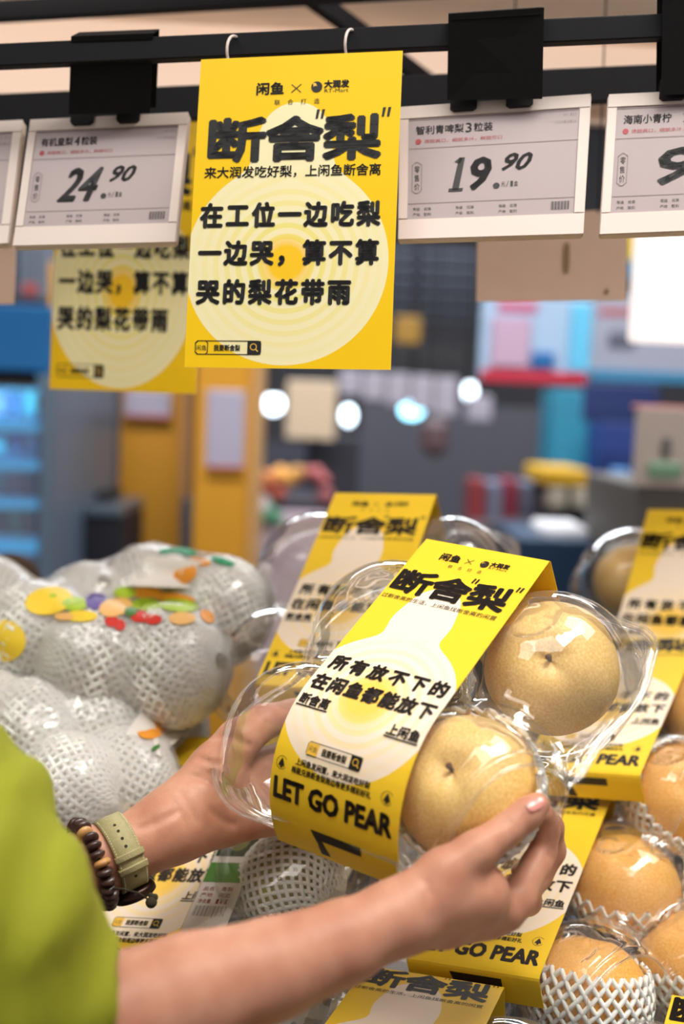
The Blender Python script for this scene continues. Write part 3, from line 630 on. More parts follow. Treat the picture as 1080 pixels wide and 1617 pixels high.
# ================================================================== HANGING BARS, TAGS, POSTERS
def quad(tl, tr, br, bl):
    A, B, C_, D = [np.array(W(*q)) for q in (tl, tr, br, bl)]; n = np.cross(B - A, A - D); n /= np.linalg.norm(n)
    if n @ (np.array(CAM.translation) - A) < 0: n = -n
    o = (A + B + C_ + D) / 4
    def f(s, t, w=0.0):   # s right 0..1, t down 0..1
        return tuple((A * (1 - s) + B * s) * (1 - t) + (D * (1 - s) + C_ * s) * t + n * w - o)
    return f, o, (np.linalg.norm(B - A), np.linalg.norm(D - A))
def qbox(mb, f, s0, t0, s1, t1, w0, w1, mi=0, rs=0, rt=0):
    ring = [(s0 + rs, t0), (s1 - rs, t0), (s1, t0 + rt), (s1, t1 - rt), (s1 - rs, t1), (s0 + rs, t1), (s0, t1 - rt), (s0, t0 + rt)] if rs else [(s0, t0), (s1, t0), (s1, t1), (s0, t1)]
    n = len(ring); V = [f(s, t, w1) for s, t in ring] + [f(s, t, w0) for s, t in ring]
    mb.add(V, [tuple(range(n))[::-1], tuple(range(n, 2 * n))] + [(i, i + n, (i + 1) % n + n, (i + 1) % n)[::-1] for i in range(n)], mi)
def wbar(name, a, b_, th, m, label, cat, tz=None, roll=0):
    """square steel bar between two space points given as pixel+distance"""
    A, B = W(*a), W(*b_); o = (A + B) / 2; L = (B - A).length; x = (B - A).normalized(); z = Vector((0, 0, 1)); y = z.cross(x).normalized(); z = x.cross(y)
    mb = MB(); mb.box((0, 0, 0), (L, th, tz or th), bev=th * .08); ob = obj(name, mb.me(name, m)); ob.matrix_world = Matrix([[x[i], y[i], z[i], o[i]] for i in range(3)] + [[0, 0, 0, 1]]); return tag(ob, label, cat)
wbar('hanging_bar', (-250, 101, .915), (1300, 33, .84), .012, M['bar'], 'front black steel bar carrying the price tags and yellow poster', 'bar', .0165)
wbar('hanging_bar', (-300, 36, 1.16), (1300, -56, 1.06), .012, M['bar'], 'upper black steel bar across the top left corner of the picture', 'bar', .018)
wbar('hanging_bar', (-300, 190, 1.06), (1300, 120, .98), .012, M['bar'], 'rear black bar running right behind the tops of the price tags', 'bar', .028)
wbar('cross_bar', (430, -50, 1.12), (730, 170, 1.38), .012, M['bar'], 'diagonal black cross bar behind the poster top, running up to the left', 'bar', .018)
wbar('hanging_bar', (640, 150, 1.42), (1300, 116, 1.36), .012, M['bar'], 'farther black bar behind the middle tag holder', 'bar', .02)
# pale canopy above
b = MB(); b.box((0, 0, 0), (3.0, .012, .36), bev=.002)
cr = empty('shade_canopy', Matrix.Identity(4), 'blurred cream canopy with its front panel, above the black bars along the top', 'canopy')
r_ = MB(); r_.box((0, 0, 0), (3.0, .62, .012)); r_ = obj('shade_roof', r_.me('shade_roof', mat('shade_roof_cream', (240, 222, 208), .8)), cr); r_.location = (.1, 1.30, 1.86)  # roof plate out of view, added to shade the back boxes and rear poster
can = obj('front_panel', b.me('front_panel', mat('canopy_cream', (238, 216, 200), .7, noise=.06, nscale=4))); A = W(-100, 150, 1.45); can.location = (0.1, A.y + .05, A.z + .175); can.rotation_euler = (R(-12), 0, R(2)); can.parent = cr
b = MB(); b.box((0, 0, 0), (2.6, .012, .1), bev=.002)
c2 = obj('canopy_trim', b.me('canopy_trim', mat('yellow_strip', (236, 200, 60), .6))); A = W(300, -10, 1.5); c2.location = (-.3, A.y-.02, A.z + .07); tag(c2, 'yellow strip along the very top edge, above the black bars', 'panel')

TM = [M['white'], M['screen'], M['grey'], M['inkblack'], M['red'], M['lgrey']]
def price_tag(tl, tr, br, bl, label, name, whole, dec, group='electronic price tags', left=False):
    f, o, (w, h) = quad(tl, tr, br, bl); root = empty('price_tag', Matrix.Translation(o), label, 'price tag', group)
    mb = MB(); mm = (.058, .075); qbox(mb, f, 0, 0, 1, 1, -.006, 0, 0, .012, .016); 
    for s0, t0, s1, t1 in ((0, 0, 1, .10), (0, .85, 1, 1), (0, .1, .055, .85), (.94, .1, 1, .85)): qbox(mb, f, s0 + .004, t0 + .004, s1 - .004, t1 - .004, 0, .0016, 0)
    obj('frame', mb.me('frame', TM), root)
    mb = MB(); qbox(mb, f, .05, .095, .945, .855, 0, .0005, 1); sc = obj('screen', mb.me('screen', TM), root)
    p = Print(); p.rect(.055, .1, .94, .112, 5)
    p.row(name, .09, .09 + .062 * len(name) * .82, .155, .225, 3, .0012, k=3); p.disc(.105, .275, .016, 4, .02); p.row('清甜爽口，细腻多汁，鲜甜可口', .135, .55, .26, .29, 4, 0)
    for t in (.325, .735): p.line([(.055, t), (.94, t)], .004, 5)
    p.frame(.075, .43, .125, .66, .005, 5, .02); p.fit('零', .085, .455, .116, .51, 3, em=True); p.fit('售', .085, .52, .116, .575, 3, em=True); p.fit('价', .085, .585, .116, .64, 3, em=True)
    if whole[0] == '1':
        sl = lambda s, t: (s + (.54 - t) * .13, t)
        for q in ([(.285, .635), (.36, .635), (.36, .66), (.285, .66)], [(.306, .41), (.338, .41), (.338, .65), (.302, .65)], [(.285, .44), (.31, .41), (.33, .41), (.318, .46)]): p.poly([sl(s, t) for s, t in q], 3)
        p.fit(whole[1], .385, .42, .485, .65, 3, .009, .35, k=8)
    else: p.fit(whole, .28, .41, .48, .66, 3, .009, .35, k=8)
    p.disc(.525, .63, .018, 3, .022); pass; p.fit(dec, .56, .40, .70, .52, 3, .0045, .35, k=6); p.row('元/1盒', .55, .64, .60, .64, 3)
    for i in range(3):
        s0 = .08 + .23 * i; p.row('等级 优等', s0, s0 + .1, .765, .79, 3); p.row('产地 智利', s0, s0 + .1, .805, .83, 3)
    for i in range(18): p.rect(.82 + .0055 * i, .76, .82 + .0055 * i + (.002, .004, .0015)[i % 3], .82, 3)
    p.row('编号 120', .86, .93, .13, .15, 5); p.row('2024-08-26', .82, .93, .18, .2, 5)
    obj('lettering', p.build('lettering', lambda u, v, l: f(u, v, .0008), TM), sc)
    for s in (.27, .56):
        mb = MB(); qbox(mb, f, s, -.09, s + .14, .075, -.004, .005, 0, .02, .02); c = obj('clip', mb.me('clip', M['black']), root)
    return root
price_tag((630, 170, 0.8883), (934, 149, 0.8742), (921, 371, 0.8507), (628, 380, 0.8648), 'electronic price tag reading 19.90 right of the yellow poster', '智利青啤梨3粒装', '19', '90')
price_tag((48, 190, 0.9400), (299, 178, 0.9259), (278, 384, 0.8977), (20, 390, 0.9118), 'electronic price tag reading 24.90 left of the yellow poster', '有机皇梨4粒装', '24', '90')
price_tag((960, 150, 0.8695), (1262, 136, 0.8554), (1250, 360, 0.8319), (946, 372, 0.8460), 'electronic price tag cut by the right edge of the picture', '海南小青柠 250g', '9', '90')
price_tag((-215, 203, 0.9588), (38, 190, 0.9447), (14, 386, 0.9165), (-240, 398, 0.9306), 'electronic price tag cut by the left edge of the picture', '红富士苹果4粒', '19', '80')
def holder(tl, tr, br, bl, label):
    f, o, _ = quad(tl, tr, br, bl); mb = MB(); qbox(mb, f, 0, 0, 1, 1, -.02, -.0185, 0); qbox(mb, f, 0, 0, 1, .012, -.0185, 0, 0); qbox(mb, f, 0, 0, 1, 1, 0, .0012, 0); qbox(mb, f, .03, .05, .97, .07, .001, .0016, 0)
    ob = obj('tag_holder', mb.me('tag_holder', M['blackcard'])); ob.location = o; tag(ob, label, 'tag holder')
holder((113, 57, 0.8883), (242, 52, 0.8817), (237, 178, 0.9118), (109, 180, 0.9165), 'black tag holder sleeve folded over the bar left of the yellow poster')
holder((708, 22, 0.8507), (859, 12, 0.8441), (856, 156, 0.8648), (706, 158, 0.8742), 'black tag holder sleeve folded over the bar right of the yellow poster')
holder((1046, -20, 0.8366), (1200, -28, 0.8319), (1198, 146, 0.8507), (1044, 150, 0.8554), 'black tag holder sleeve folded over the bar at the right edge')

def poster(tl, tr, br, bl, label, real_w=10.0):
    f, o, (w, h) = quad(tl, tr, br, bl); H = 15.3; root = empty('hanging_poster', Matrix.Translation(o), label, 'poster', None)
    n, m = 8, 12; V, F, uv = [], [], []
    for j in range(m + 1):
        for i in range(n + 1): V.append(f(i / n, j / m, .002 * math.sin(j / m * 3.1))); uv.append((i / n * 10 - 5, j / m * H))
    N = len(V)
    for j in range(m + 1):
        for i in range(n + 1): V.append(f(i / n, j / m, .002 * math.sin(j / m * 3.1) - .0007)); uv.append((i / n * 10 - 5, j / m * H))
    k = n + 1
    for j in range(m):
        for i in range(n): a = j * k + i; F.append((a, a + k, a + k + 1, a + 1)); F.append((N + a, N + a + 1, N + a + k + 1, N + a + k))
    mi = [0] * len(F)
    for i in range(n): F.append((i, i + 1, N + i + 1, N + i)); F.append((m * k + i, N + m * k + i, N + m * k + i + 1, m * k + i + 1))
    for j in range(m): a = j * k; F.append((a, N + a, N + a + k, a + k)); a += n; F.append((a, a + k, N + a + k, N + a))
    mi += [1] * (len(F) - len(mi))
    me = mesh('sheet', V, F, [M['poster'], M['paper']], False, mi); l = me.uv_layers.new(name='design')
    for lp in me.loops: l.data[lp.index].uv = uv[lp.vertex_index]
    sheet = obj('sheet', me, root)
    p = Print(); logos(p, -.15, 1.3, .65, 4); title(p, -4.4, 4.1, 3.0, 5.3, .11, 4); p.row('来大润发吃好梨，上闲鱼断舍离', -4.5, 4.2, 5.45, 6.05, 4, .012, k=4)
    p.row('在工位一边吃梨', -4.65, 4.3, 7.25, 8.5, 4, .062, cw=1.15); p.row('一边哭，算不算', -4.65, 4.3, 9.1, 10.35, 4, .062, cw=1.15); p.row('哭的梨花带雨', -4.65, 3.02, 11.0, 12.25, 4, .062, cw=1.15)
    p.frame(-4.5, 14.0, -1.3, 14.65, .04, 4, .12); p.frame(-4.5, 14.0, -3.9, 14.65, .04, 4, .1); p.row('闲鱼', -4.47, -3.93, 14.2, 14.48, 4); p.row('我要断舍梨', -3.6, -2.3, 14.18, 14.5, 4, .01, k=3); p.rect(-1.95, 14.0, -1.3, 14.65, 4); lens_(p, -1.66, 14.28, .15)
    obj('lettering', p.build('lettering', lambda u, v, l: f((u + 5) / 10, v / H, .002 * math.sin(v / H * 3.1) + .0003), INK), sheet)
    return root, f, o
poster((317.5, 94, .868), (636, 80, .853), (617, 584, .842), (291, 580, .856), 'sharp yellow poster hanging from two white rings between the price tags')
poster((96, 150, 1.15), (330, 150, 1.13), (309, 622, 1.12), (78, 614, 1.14), 'dim blurred yellow poster hanging behind the 24.90 price tag')
for i, (px, py, d) in enumerate(((372, 86, .878), (556, 76, .870))):
    V = MB(); pts = []
    for a in np.linspace(0, 2 * math.pi, 29)[:-1]:
        pts.append((.0035 * math.cos(a), .006 * math.sin(a) * 1.0 + .010 * math.cos(a) * .0, .0125 * math.sin(a)))
    pts = [(.0, .0135 * math.cos(a), .0125 * math.sin(a)) for a in np.linspace(0, 2 * math.pi, 30)]
    V.tube(pts, .0011, 8, cap=False); o = obj('binder_ring', V.me('binder_ring', M['white'], True)); o.matrix_world = Matrix.Translation(W(px, py, d)) @ Matrix.Rotation(R(-22), 4, 'Z'); tag(o, ('left' if i == 0 else 'right') + ' white ring hanging the sharp yellow poster on the black bar', 'ring')
def card_back(tl, tr, br, bl, label, m, holes=()):
    f, o, _ = quad(tl, tr, br, bl); root = empty('card_back', Matrix.Translation(o), label, 'card'); mb = MB(); qbox(mb, f, 0, 0, 1, 1, -.0015, 0, 0); obj('sheet', mb.me('sheet', m), root)
    for s in (.2, .8):
        p0 = Vector(f(s, .03)); mb = MB(); mb.tube([p0, p0 + Vector((0, .02, .24))], .0008, 5); obj('string', mb.me('string', M['black']), root)
    for s, t, r, q in holes:
        mb = MB(); qbox(mb, f, s - r, t - q, s + r, t + q, 0, .002, 0, r * .4, q * .4); obj('fastener', mb.me('fastener', mat('brown_fastener', (120, 92, 60), .6)), root)
M['kraft'] = mat('beige_card', (188, 158, 140), .7, noise=.05)
card_back((754, 340, 1.12), (992, 330, 1.10), (988, 474, 1.09), (752, 476, 1.11), 'beige back of a hanging card below the 19.90 tag', M['kraft'], ((.60, .52, .02, .16), (.87, .9, .012, .02)))
card_back((-200, 370, 1.12), (26, 370, 1.10), (22, 480, 1.09), (-200, 484, 1.11), 'beige back of a hanging card at the left edge below the tags', M['kraft'])

# ================================================================== PERSON
def skin_mat():
    m, nt, b = nodes('skin'); N = nt.nodes; L = nt.links; b.inputs['Roughness'].default_value = .48; b.inputs['Specular IOR Level'].default_value = .35
    b.inputs['Subsurface Weight'].default_value = .22; b.inputs['Subsurface Radius'].default_value = (1, .35, .2); b.inputs['Subsurface Scale'].default_value = .006
    tc = N.new('ShaderNodeTexCoord'); n = N.new('ShaderNodeTexNoise'); n.inputs['Scale'].default_value = 34; n.inputs['Detail'].default_value = 4; L.new(tc.outputs['Object'], n.inputs['Vector'])
    r = N.new('ShaderNodeValToRGB'); r.color_ramp.elements[0].position = .3; r.color_ramp.elements[1].position = .72; r.color_ramp.elements[0].color = lin((184, 124, 100)); r.color_ramp.elements[1].color = lin((210, 156, 130))
    L.new(n.outputs['Fac'], r.inputs[0]); L.new(r.outputs[0], b.inputs['Base Color'])
    n2 = N.new('ShaderNodeTexVoronoi'); n2.inputs['Scale'].default_value = 900; L.new(tc.outputs['Object'], n2.inputs['Vector'])
    bp = N.new('ShaderNodeBump'); bp.inputs['Strength'].default_value = .12; bp.inputs['Distance'].default_value = .0005; L.new(n2.outputs['Distance'], bp.inputs['Height'])
    n3 = N.new('ShaderNodeTexNoise'); n3.inputs['Scale'].default_value = 120; n3.inputs['Detail'].default_value = 3; L.new(tc.outputs['Object'], n3.inputs['Vector'])
    b2 = N.new('ShaderNodeBump'); b2.inputs['Strength'].default_value = .25; b2.inputs['Distance'].default_value = .001; L.new(n3.outputs['Fac'], b2.inputs['Height']); L.new(bp.outputs['Normal'], b2.inputs['Normal'])
    L.new(b2.outputs['Normal'], b.inputs['Normal']); return m
M['skin'] = skin_mat(); M['nail'] = mat('finger_nail', (226, 150, 140), .22, coat=.5)
person = empty('person', CAM @ Matrix.Translation(P(-420, 1200, .8)), 'person in a lime green short sleeved shirt holding up the pear box with both hands', 'person')
# right arm (lower one), thumb on top of the flange corner, fingers closing from behind
RT = [
 (6, [(-260, 1330, .62, 46), (-20, 1650, .60, 40), (150, 1628, .605, 35), (300, 1570, .62, 30.5), (430, 1530, .638, 26), (540, 1489, .655, 22.3), (625, 1449, .668, 19)]),
 (9, [(625, 1449, .668, 19), (690, 1416, .68, 19.5), (752, 1412, .692, 19.5)]),
 (9, [(640, 1450, .672, 17), (700, 1450, .69, 16.5), (770, 1452, .715, 12)]),
 (7, [(660, 1420, .672, 14), (700, 1378, .678, 13.5), (752, 1344, .684, 11.2), (803, 1309, .694, 9.6)]),
 (3, [(803, 1309, .694, 9.5), (832, 1285, .699, 9.3), (849, 1271, .702, 7.6)]),
 (6, [(735, 1415, .69, 13), (797, 1436, .712, 12.2), (818, 1418, .716, 11)]),
 (3, [(816, 1420, .716, 10.6), (846, 1366, .736, 9.0), (857, 1345, .742, 8.6)]), (2.5, [(857, 1345, .742, 8.6), (864, 1310, .742, 7.8), (859, 1286, .737, 6.8)]),
 (3, [(797, 1440, .726, 11), (850, 1384, .765, 8.8)]), (2, [(850, 1384, .765, 8.8), (873, 1344, .768, 8.0), (872, 1306, .762, 7.2), (868, 1296, .76, 6.8)]),
 (4, [(780, 1446, .735, 10.5), (834, 1424, .782, 8.4), (838, 1394, .795, 7.8), (822, 1372, .797, 6.8)]),
 (4, [(760, 1452, .74, 9.5), (806, 1442, .788, 7.6), (812, 1418, .80, 7), (800, 1398, .80, 6.2)]),
]
def snap(fn, px, py, lo=.55, hi=1.0, n=450):
    d = np.linspace(lo, hi, n); q = fn((px - CX) / FPX * d, (CY - py) / FPX * d, -d); k = np.where(q < 0)[0]
    return (px, py, float(d[k[0]])) if len(k) else None
def grooves(chains, lines, r=.55, k=1.6, up=0.0):
    fn = chain_sdf(chains); out = []
    for ln in lines:
        rr, kk = r, k
        if isinstance(ln[0], (int, float)): rr, kk, ln = ln[0], ln[1], ln[2]
        ln = [q for a_, b_ in zip(ln[:-1], ln[1:]) for q in [tuple(a_[i] + (b_[i] - a_[i]) * t for i in (0, 1)) for t in (0, .33, .66)]] + [ln[-1]]
        pts = [snap(fn, *q) for q in ln]; pts = [q for q in pts if q]
        if len(pts) > 1: out.append((pts, rr, kk))
    return out
cutR = grooves(RT, [[(788, 1294), (800, 1306), (806, 1318)], [(796, 1290), (810, 1304)], [(823, 1360), (840, 1352)], [(776, 1372), (768, 1388), (774, 1408)], [(862, 1338), (877, 1344)], [(860, 1349), (876, 1355)], (.5, 2.0, [(660, 1385), (676, 1400), (680, 1420)])])
cutR0 = [([(787, 1306, .683), (806, 1322, .683)], .7, 1.2), ([(795, 1299, .684), (812, 1314, .684)], .5, 1.0)]
fR = chain_sdf(RT, cutR)
V1, F1 = surfnet(fR, P(-300, 1720, .62)[0:1].tolist() + [-.36, -.84], [.15, -.155, -.50], .0021)
# left arm (behind), palm up under the box, thumb along its left lobe
LT = [
 (6, [(-340, 1600, .74, 40), (-120, 1475, .765, 32), (60, 1400, .785, 27), (150, 1362, .795, 23.5), (225, 1330, .808, 21.5), (268, 1306, .82, 22)]),
 (12, [(262, 1304, .815, 22), (330, 1262, .838, 21), (388, 1250, .862, 18)]),
 (12, [(285, 1288, .825, 20), (340, 1216, .84, 19), (376, 1170, .852, 15.5), (418, 1139, .868, 12.5), (462, 1128, .885, 11)]), (4, [(462, 1128, .885, 11), (505, 1116, .90, 8.8)]),
 (12, [(280, 1312, .822, 19), (352, 1298, .84, 17), (425, 1288, .858, 14), (470, 1285, .872, 11.5)]),
 (5, [(470, 1285, .872, 11), (540, 1300, .878, 9), (600, 1322, .872, 8)]), (5, [(430, 1262, .872, 12), (520, 1268, .90, 9.5), (600, 1290, .90, 8)]),
 (5, [(405, 1240, .872, 13), (500, 1222, .915, 10), (590, 1230, .925, 8.5)]), (6, [(395, 1215, .868, 13), (480, 1180, .91, 10), (560, 1170, .93, 8.5)]),
]
cutL = grooves(LT, [(1.0, 3, [(322, 1168), (345, 1163), (378, 1170), (396, 1178)]), (.8, 2.5, [(330, 1158), (352, 1160), (380, 1160)]), (1.1, 3.5, [(300, 1225), (325, 1230), (350, 1250), (368, 1275)]),
  (.9, 3, [(318, 1216), (342, 1224), (366, 1246), (380, 1262)]), (.9, 2.5, [(282, 1250), (300, 1275), (312, 1300)]), (.7, 2.5, [(272, 1262), (288, 1288), (296, 1312)]), (.7, 2.5, [(330, 1280), (352, 1296), (376, 1304)]),
  (.8, 3, [(312, 1196), (330, 1204), (356, 1208)]), (.7, 2.5, [(338, 1256), (360, 1262), (392, 1266)]), (.8, 3, [(215, 1310), (250, 1298), (285, 1280)])])
cutL0 = [([(300, 1212, .80), (322, 1220, .806), (350, 1246, .815)], .9, 2.5), ([(318, 1190, .808), (352, 1196, .815), (378, 1212, .83)], .9, 2.2), ([(262, 1262, .785), (290, 1290, .79)], .8, 2), ([(356, 1160, .825), (372, 1176, .828)], .6, 1.8)]
fL = chain_sdf(LT, cutL)
V2, F2 = surfnet(fL, [-.36, -.33, -.98], [.07, -.125, -.70], .0021)
# torso, shoulders and neck joining both arms under the shirt (outside the frame on the left)
TS = [(30, [(-620, 1900, .84, 130), (-620, 1500, .86, 125), (-600, 1050, .86, 130)]), (30, [(-620, 930, .66, 62), (-600, 930, 1.0, 62)]), (15, [(-600, 930, .66, 60), (-440, 1150, .63, 50), (-260, 1330, .62, 46)]), (15, [(-600, 930, 1.0, 60), (-520, 1300, .86, 50), (-340, 1600, .74, 41)]), (15, [(-600, 900, .85, 60), (-590, 760, .85, 55)])]
fT = chain_sdf(TS); V3, F3 = surfnet(fT, [-.72, -.62, -1.16], [-.16, .10, -.46], .010)
base = P(-420, 1200, .8)
body = cam_obj('body', np.concatenate([V1, V2, V3]), np.concatenate([F1, F2 + len(V1), F3 + len(V1) + len(V2)]), M['skin'], base, person)
sm = body.modifiers.new('soften', 'SMOOTH'); sm.iterations = 5; sm.factor = .5
# thumb nail
def nail(fn, cen, ax_, w, l, name='thumb_nail'):
    """nail plate laid on the thumb: pixel-plane grid snapped to the skin"""
    cen = np.array(cen, float); a_ = np.array(ax_, float); a_ /= np.linalg.norm(a_); b_ = np.array([-a_[1], a_[0]]); V, F = [], []; n = 14
    for i in range(n + 1):
        for j in range(n + 1):
            s, t = i / n * 2 - 1, j / n * 2 - 1; ww = math.sqrt(max(0.0, 1 - max(0, abs(t) - .2) ** 2.6 * 1.1)); q = cen + a_ * t * l + b_ * s * w * ww
            h = snap(fn, q[0], q[1], .64, .76, 900); p = P(*h) if h else P(q[0], q[1], .705); V.append(p * (1 - .0013 - .0004 * (1 - s * s)))
    F = [(i * (n + 1) + j, (i + 1) * (n + 1) + j, (i + 1) * (n + 1) + j + 1, i * (n + 1) + j + 1) for i in range(n) for j in range(n)]
    return cam_obj(name, V, F, M['nail'], np.array(V[len(V) // 2]), person)
nail(fR, (846, 1270), (1, -.42), 9.0, 13.5)
# shirt
M['shirt'] = mat('lime_cotton', (150, 154, 30), .85, noise=.06, nscale=300, bump=.35, bscale=900)
def folds(X, Y, Z): return .0060 * (1 - 2 * np.abs(np.sin(19 * X + 24 * Y + 3 * np.sin(14 * Y + 9 * X))) ** .8) + .002 * np.sin(60 * X + 45 * Y) + .0025 * np.sin(90 * X - 40 * Y + 3 * np.sin(40 * X)) + .002 * np.sin(120 * Y + 30 * X + 60 * Z)
SL = [(20, [(-480, 1040, .66, 92), (-300, 1180, .62, 78), (-150, 1330, .59, 70), (-90, 1420, .575, 60), (-25, 1500, .575, 53), (60, 1580, .585, 43), (118, 1592, .592, 33.5)])]
fS0 = chain_sdf(SL); A1 = P(207, 1540, .59); hemn = (P(300, 1530, .60) - P(120, 1590, .60)); hemn[2] = 0.0; hemn /= np.linalg.norm(hemn); hemn = np.array([.97, .22, .10]); hemn /= np.linalg.norm(hemn)
inner = chain_sdf([(6, [(-20, 1600, .60, 38), (118, 1594, .60, 29.5), (240, 1580, .60, 33)])])
def fS(X, Y, Z):
    o = fS0(X, Y, Z) + folds(X, Y, Z); pl = (X - A1[0]) * hemn[0] + (Y - A1[1]) * hemn[1] + (Z - A1[2]) * hemn[2]
    rib = .0012 * np.exp(-((pl + .014) / .0012) ** 2)     # stitched hem line
    return np.maximum(np.maximum(o + rib, pl), -inner(X, Y, Z))
V4, F4 = surfnet(fS, [-.40, -.37, -.74], [.0, .03, -.44], .0030)
fT0 = chain_sdf([(30, [(-620, 1900, .84, 142), (-620, 1500, .86, 138), (-600, 1050, .86, 142)]), (30, [(-620, 925, .66, 72), (-600, 925, 1.0, 72)]), (30, [(-620, 930, .66, 74), (-480, 1040, .66, 88)]), (15, [(-600, 930, 1.0, 72), (-540, 1250, .88, 64)])])
neckc = chain_sdf([(5, [(-600, 850, .85, 72), (-590, 700, .85, 90)])])
V5, F5 = surfnet(lambda X, Y, Z: np.maximum(fT0(X, Y, Z) + folds(X, Y, Z), -neckc(X, Y, Z)), [-.74, -.64, -1.2], [-.16, .08, -.46], .010)
sh_ = cam_obj('shirt', np.concatenate([V4, V5]), np.concatenate([F4, F5 + len(V4)]), M['shirt'], P(-300, 1300, .65), person); sh_['label'] = 'lime green cotton shirt with short sleeves'
s2 = sh_.modifiers.new('soften', 'SMOOTH'); s2.iterations = 6; s2.factor = .5

# ================================================================== BRACELET AND WATCH on the upper wrist
def ring_frame(c, ax_):
    ax_ = ax_ / np.linalg.norm(ax_); u = np.array([0, 0, 1.]) - ax_ * ax_[2]; u /= np.linalg.norm(u); v = np.cross(ax_, u); return fr(c, u, v, ax_)    # local x = toward viewer, y = across, z = along the arm
axL = P(268, 1306, .82) - P(150, 1362, .795); 
cW = P(189, 1347, .800); WM = ring_frame(cW, axL)
watch = empty('wrist_watch', WM, 'olive leather strap watch on the upper wrist beside the wooden beads', 'watch')
M['strap'] = mat('olive_leather', (168, 158, 114), .6, noise=.15, nscale=400, bump=.4, bscale=900); M['stitch'] = mat('cream_thread', (225, 220, 180), .7); M['hole'] = mat('punched_hole', (50, 44, 26), .9)
def band(r, hw, th, a0, a1, seg=60, ex=1.0, z0=0):
    mb = MB(); V = []
    for i in range(seg + 1):
        a = a0 + (a1 - a0) * i / seg; c, s = math.cos(a), math.sin(a)
        for rr, z in ((r, -hw), (r + th, -hw * .96), (r + th * 1.15, 0), (r + th, hw * .96), (r, hw)): V.append((rr * c * ex, rr * s, z + z0))
    k = 5; F = [(i * k + j, i * k + (j + 1) % k, (i + 1) * k + (j + 1) % k, (i + 1) * k + j) for i in range(seg) for j in range(k)]; F += [tuple(range(k))[::-1], tuple(seg * k + j for j in range(k))]
    mb.add(V, F); return mb
RS = .0232
obj('strap', band(RS, .0092, .0022, -2.1, 3.7).me('strap', M['strap'], True), watch)
for a in (-.12, .22): obj('keeper_loop', band(RS + .0012, .0102, .0026, a, a + .16, 6).me('keeper_loop', M['strap'], True), watch)['label'] = 'raised strap keeper loop'
for a in (-.95, -.73, -.50, -.28, .56):
    mb = MB(); q = Matrix.Rotation(a, 4, 'Z'); mb.tube([q @ Vector((RS + .0016, 0, 0)), q @ Vector((RS + .0027, 0, 0))], .0011, 8); obj('punched_hole', mb.me('punched_hole', M['hole']), watch)
mb = MB()
for a in np.arange(-1.4, 1.1, .075):
    for z in (-.0078, .0078):
        q = Matrix.Rotation(float(a), 4, 'Z'); mb.tube([q @ Vector((RS + .00235, -.0005, z)), q @ Vector((RS + .00235, .0005, z))], .00028, 5)
o = obj('stitching', mb.me('stitching', M['stitch']), watch); o['kind'] = 'stuff'
mb = MB(); q = Matrix.Rotation(1.62, 4, 'Z'); mb.tube([q @ Vector((RS + .0005, 0, 0)), q @ Vector((RS + .003, 0, 0)), q @ Vector((RS + .0065, 0, 0)), q @ Vector((RS + .008, 0, 0))], [.0145, .0158, .0158, .0138], 24, flat=.95)
obj('case', mb.me('case', mat('dark_watch_case', (60, 42, 38), .3, metal=.7), True), watch)
cB = P(146, 1364, .793); BM = ring_frame(cB, axL)
brac = empty('bead_bracelet', BM, 'bracelet of dark brown wooden disc beads with two pale beads, next to the watch', 'bracelet')
M['bead'] = mat('dark_wood_bead', (62, 38, 34), .35, noise=.3, nscale=200, coat=.3); M['beadl'] = mat('pale_wood_bead', (204, 152, 92), .4, noise=.2, nscale=150, coat=.3)
def bead_me(m):
    mb = MB(); mb.tube([(0, 0, z) for z in (-.0026, -.0022, -.0010, 0, .0010, .0022, .0026)], [.0016, .0042, .0054, .0057, .0054, .0042, .0016], 14); return mb.me('bead', m, True)
b1, b2 = bead_me(M['bead']), bead_me(M['beadl']); nbd = 29; RB_ = .0272
for i in range(nbd):
    a = 2 * math.pi * i / nbd + .1; pale = i in (28, 24); o = obj('bead', b2 if pale else b1, brac)
    o.matrix_local = Matrix.Rotation(a, 4, 'Z') @ Matrix.Translation((RB_, 0, .0008 * math.sin(i * 2.3))) @ Matrix.Rotation(R(90), 4, 'X') @ Matrix.Rotation(.1 * math.sin(i * 1.7), 4, 'Y')
    if pale: o['label'] = 'pale tan wooden bead'
mb = MB(); mb.tube([(RB_ * math.cos(a), RB_ * math.sin(a), 0) for a in np.linspace(0, 2 * math.pi, 50)], .0009, 6, cap=False); obj('cord', mb.me('cord', M['hole']), brac)
inv = BM.inverted() @ CAM
cp = [inv @ Vector(P(*q)) for q in ((178, 1403, .768), (195, 1404, .765), (218, 1410, .765), (232, 1419, .768))]
mb = MB(); mb.tube(cp, .0006, 6); obj('loose_cord', mb.me('loose_cord', M['hole'], True), brac)
mb = MB(); c = inv @ Vector(P(239, 1425, .768)); mb.ball(c, .0038, 12); mb.ball(c + Vector((0, -.002, .003)), .0024, 10); mb.ball(c + Vector((-.001, -.004, .0015)), .0019, 10); obj('knot', mb.me('knot', M['hole'], True), brac)

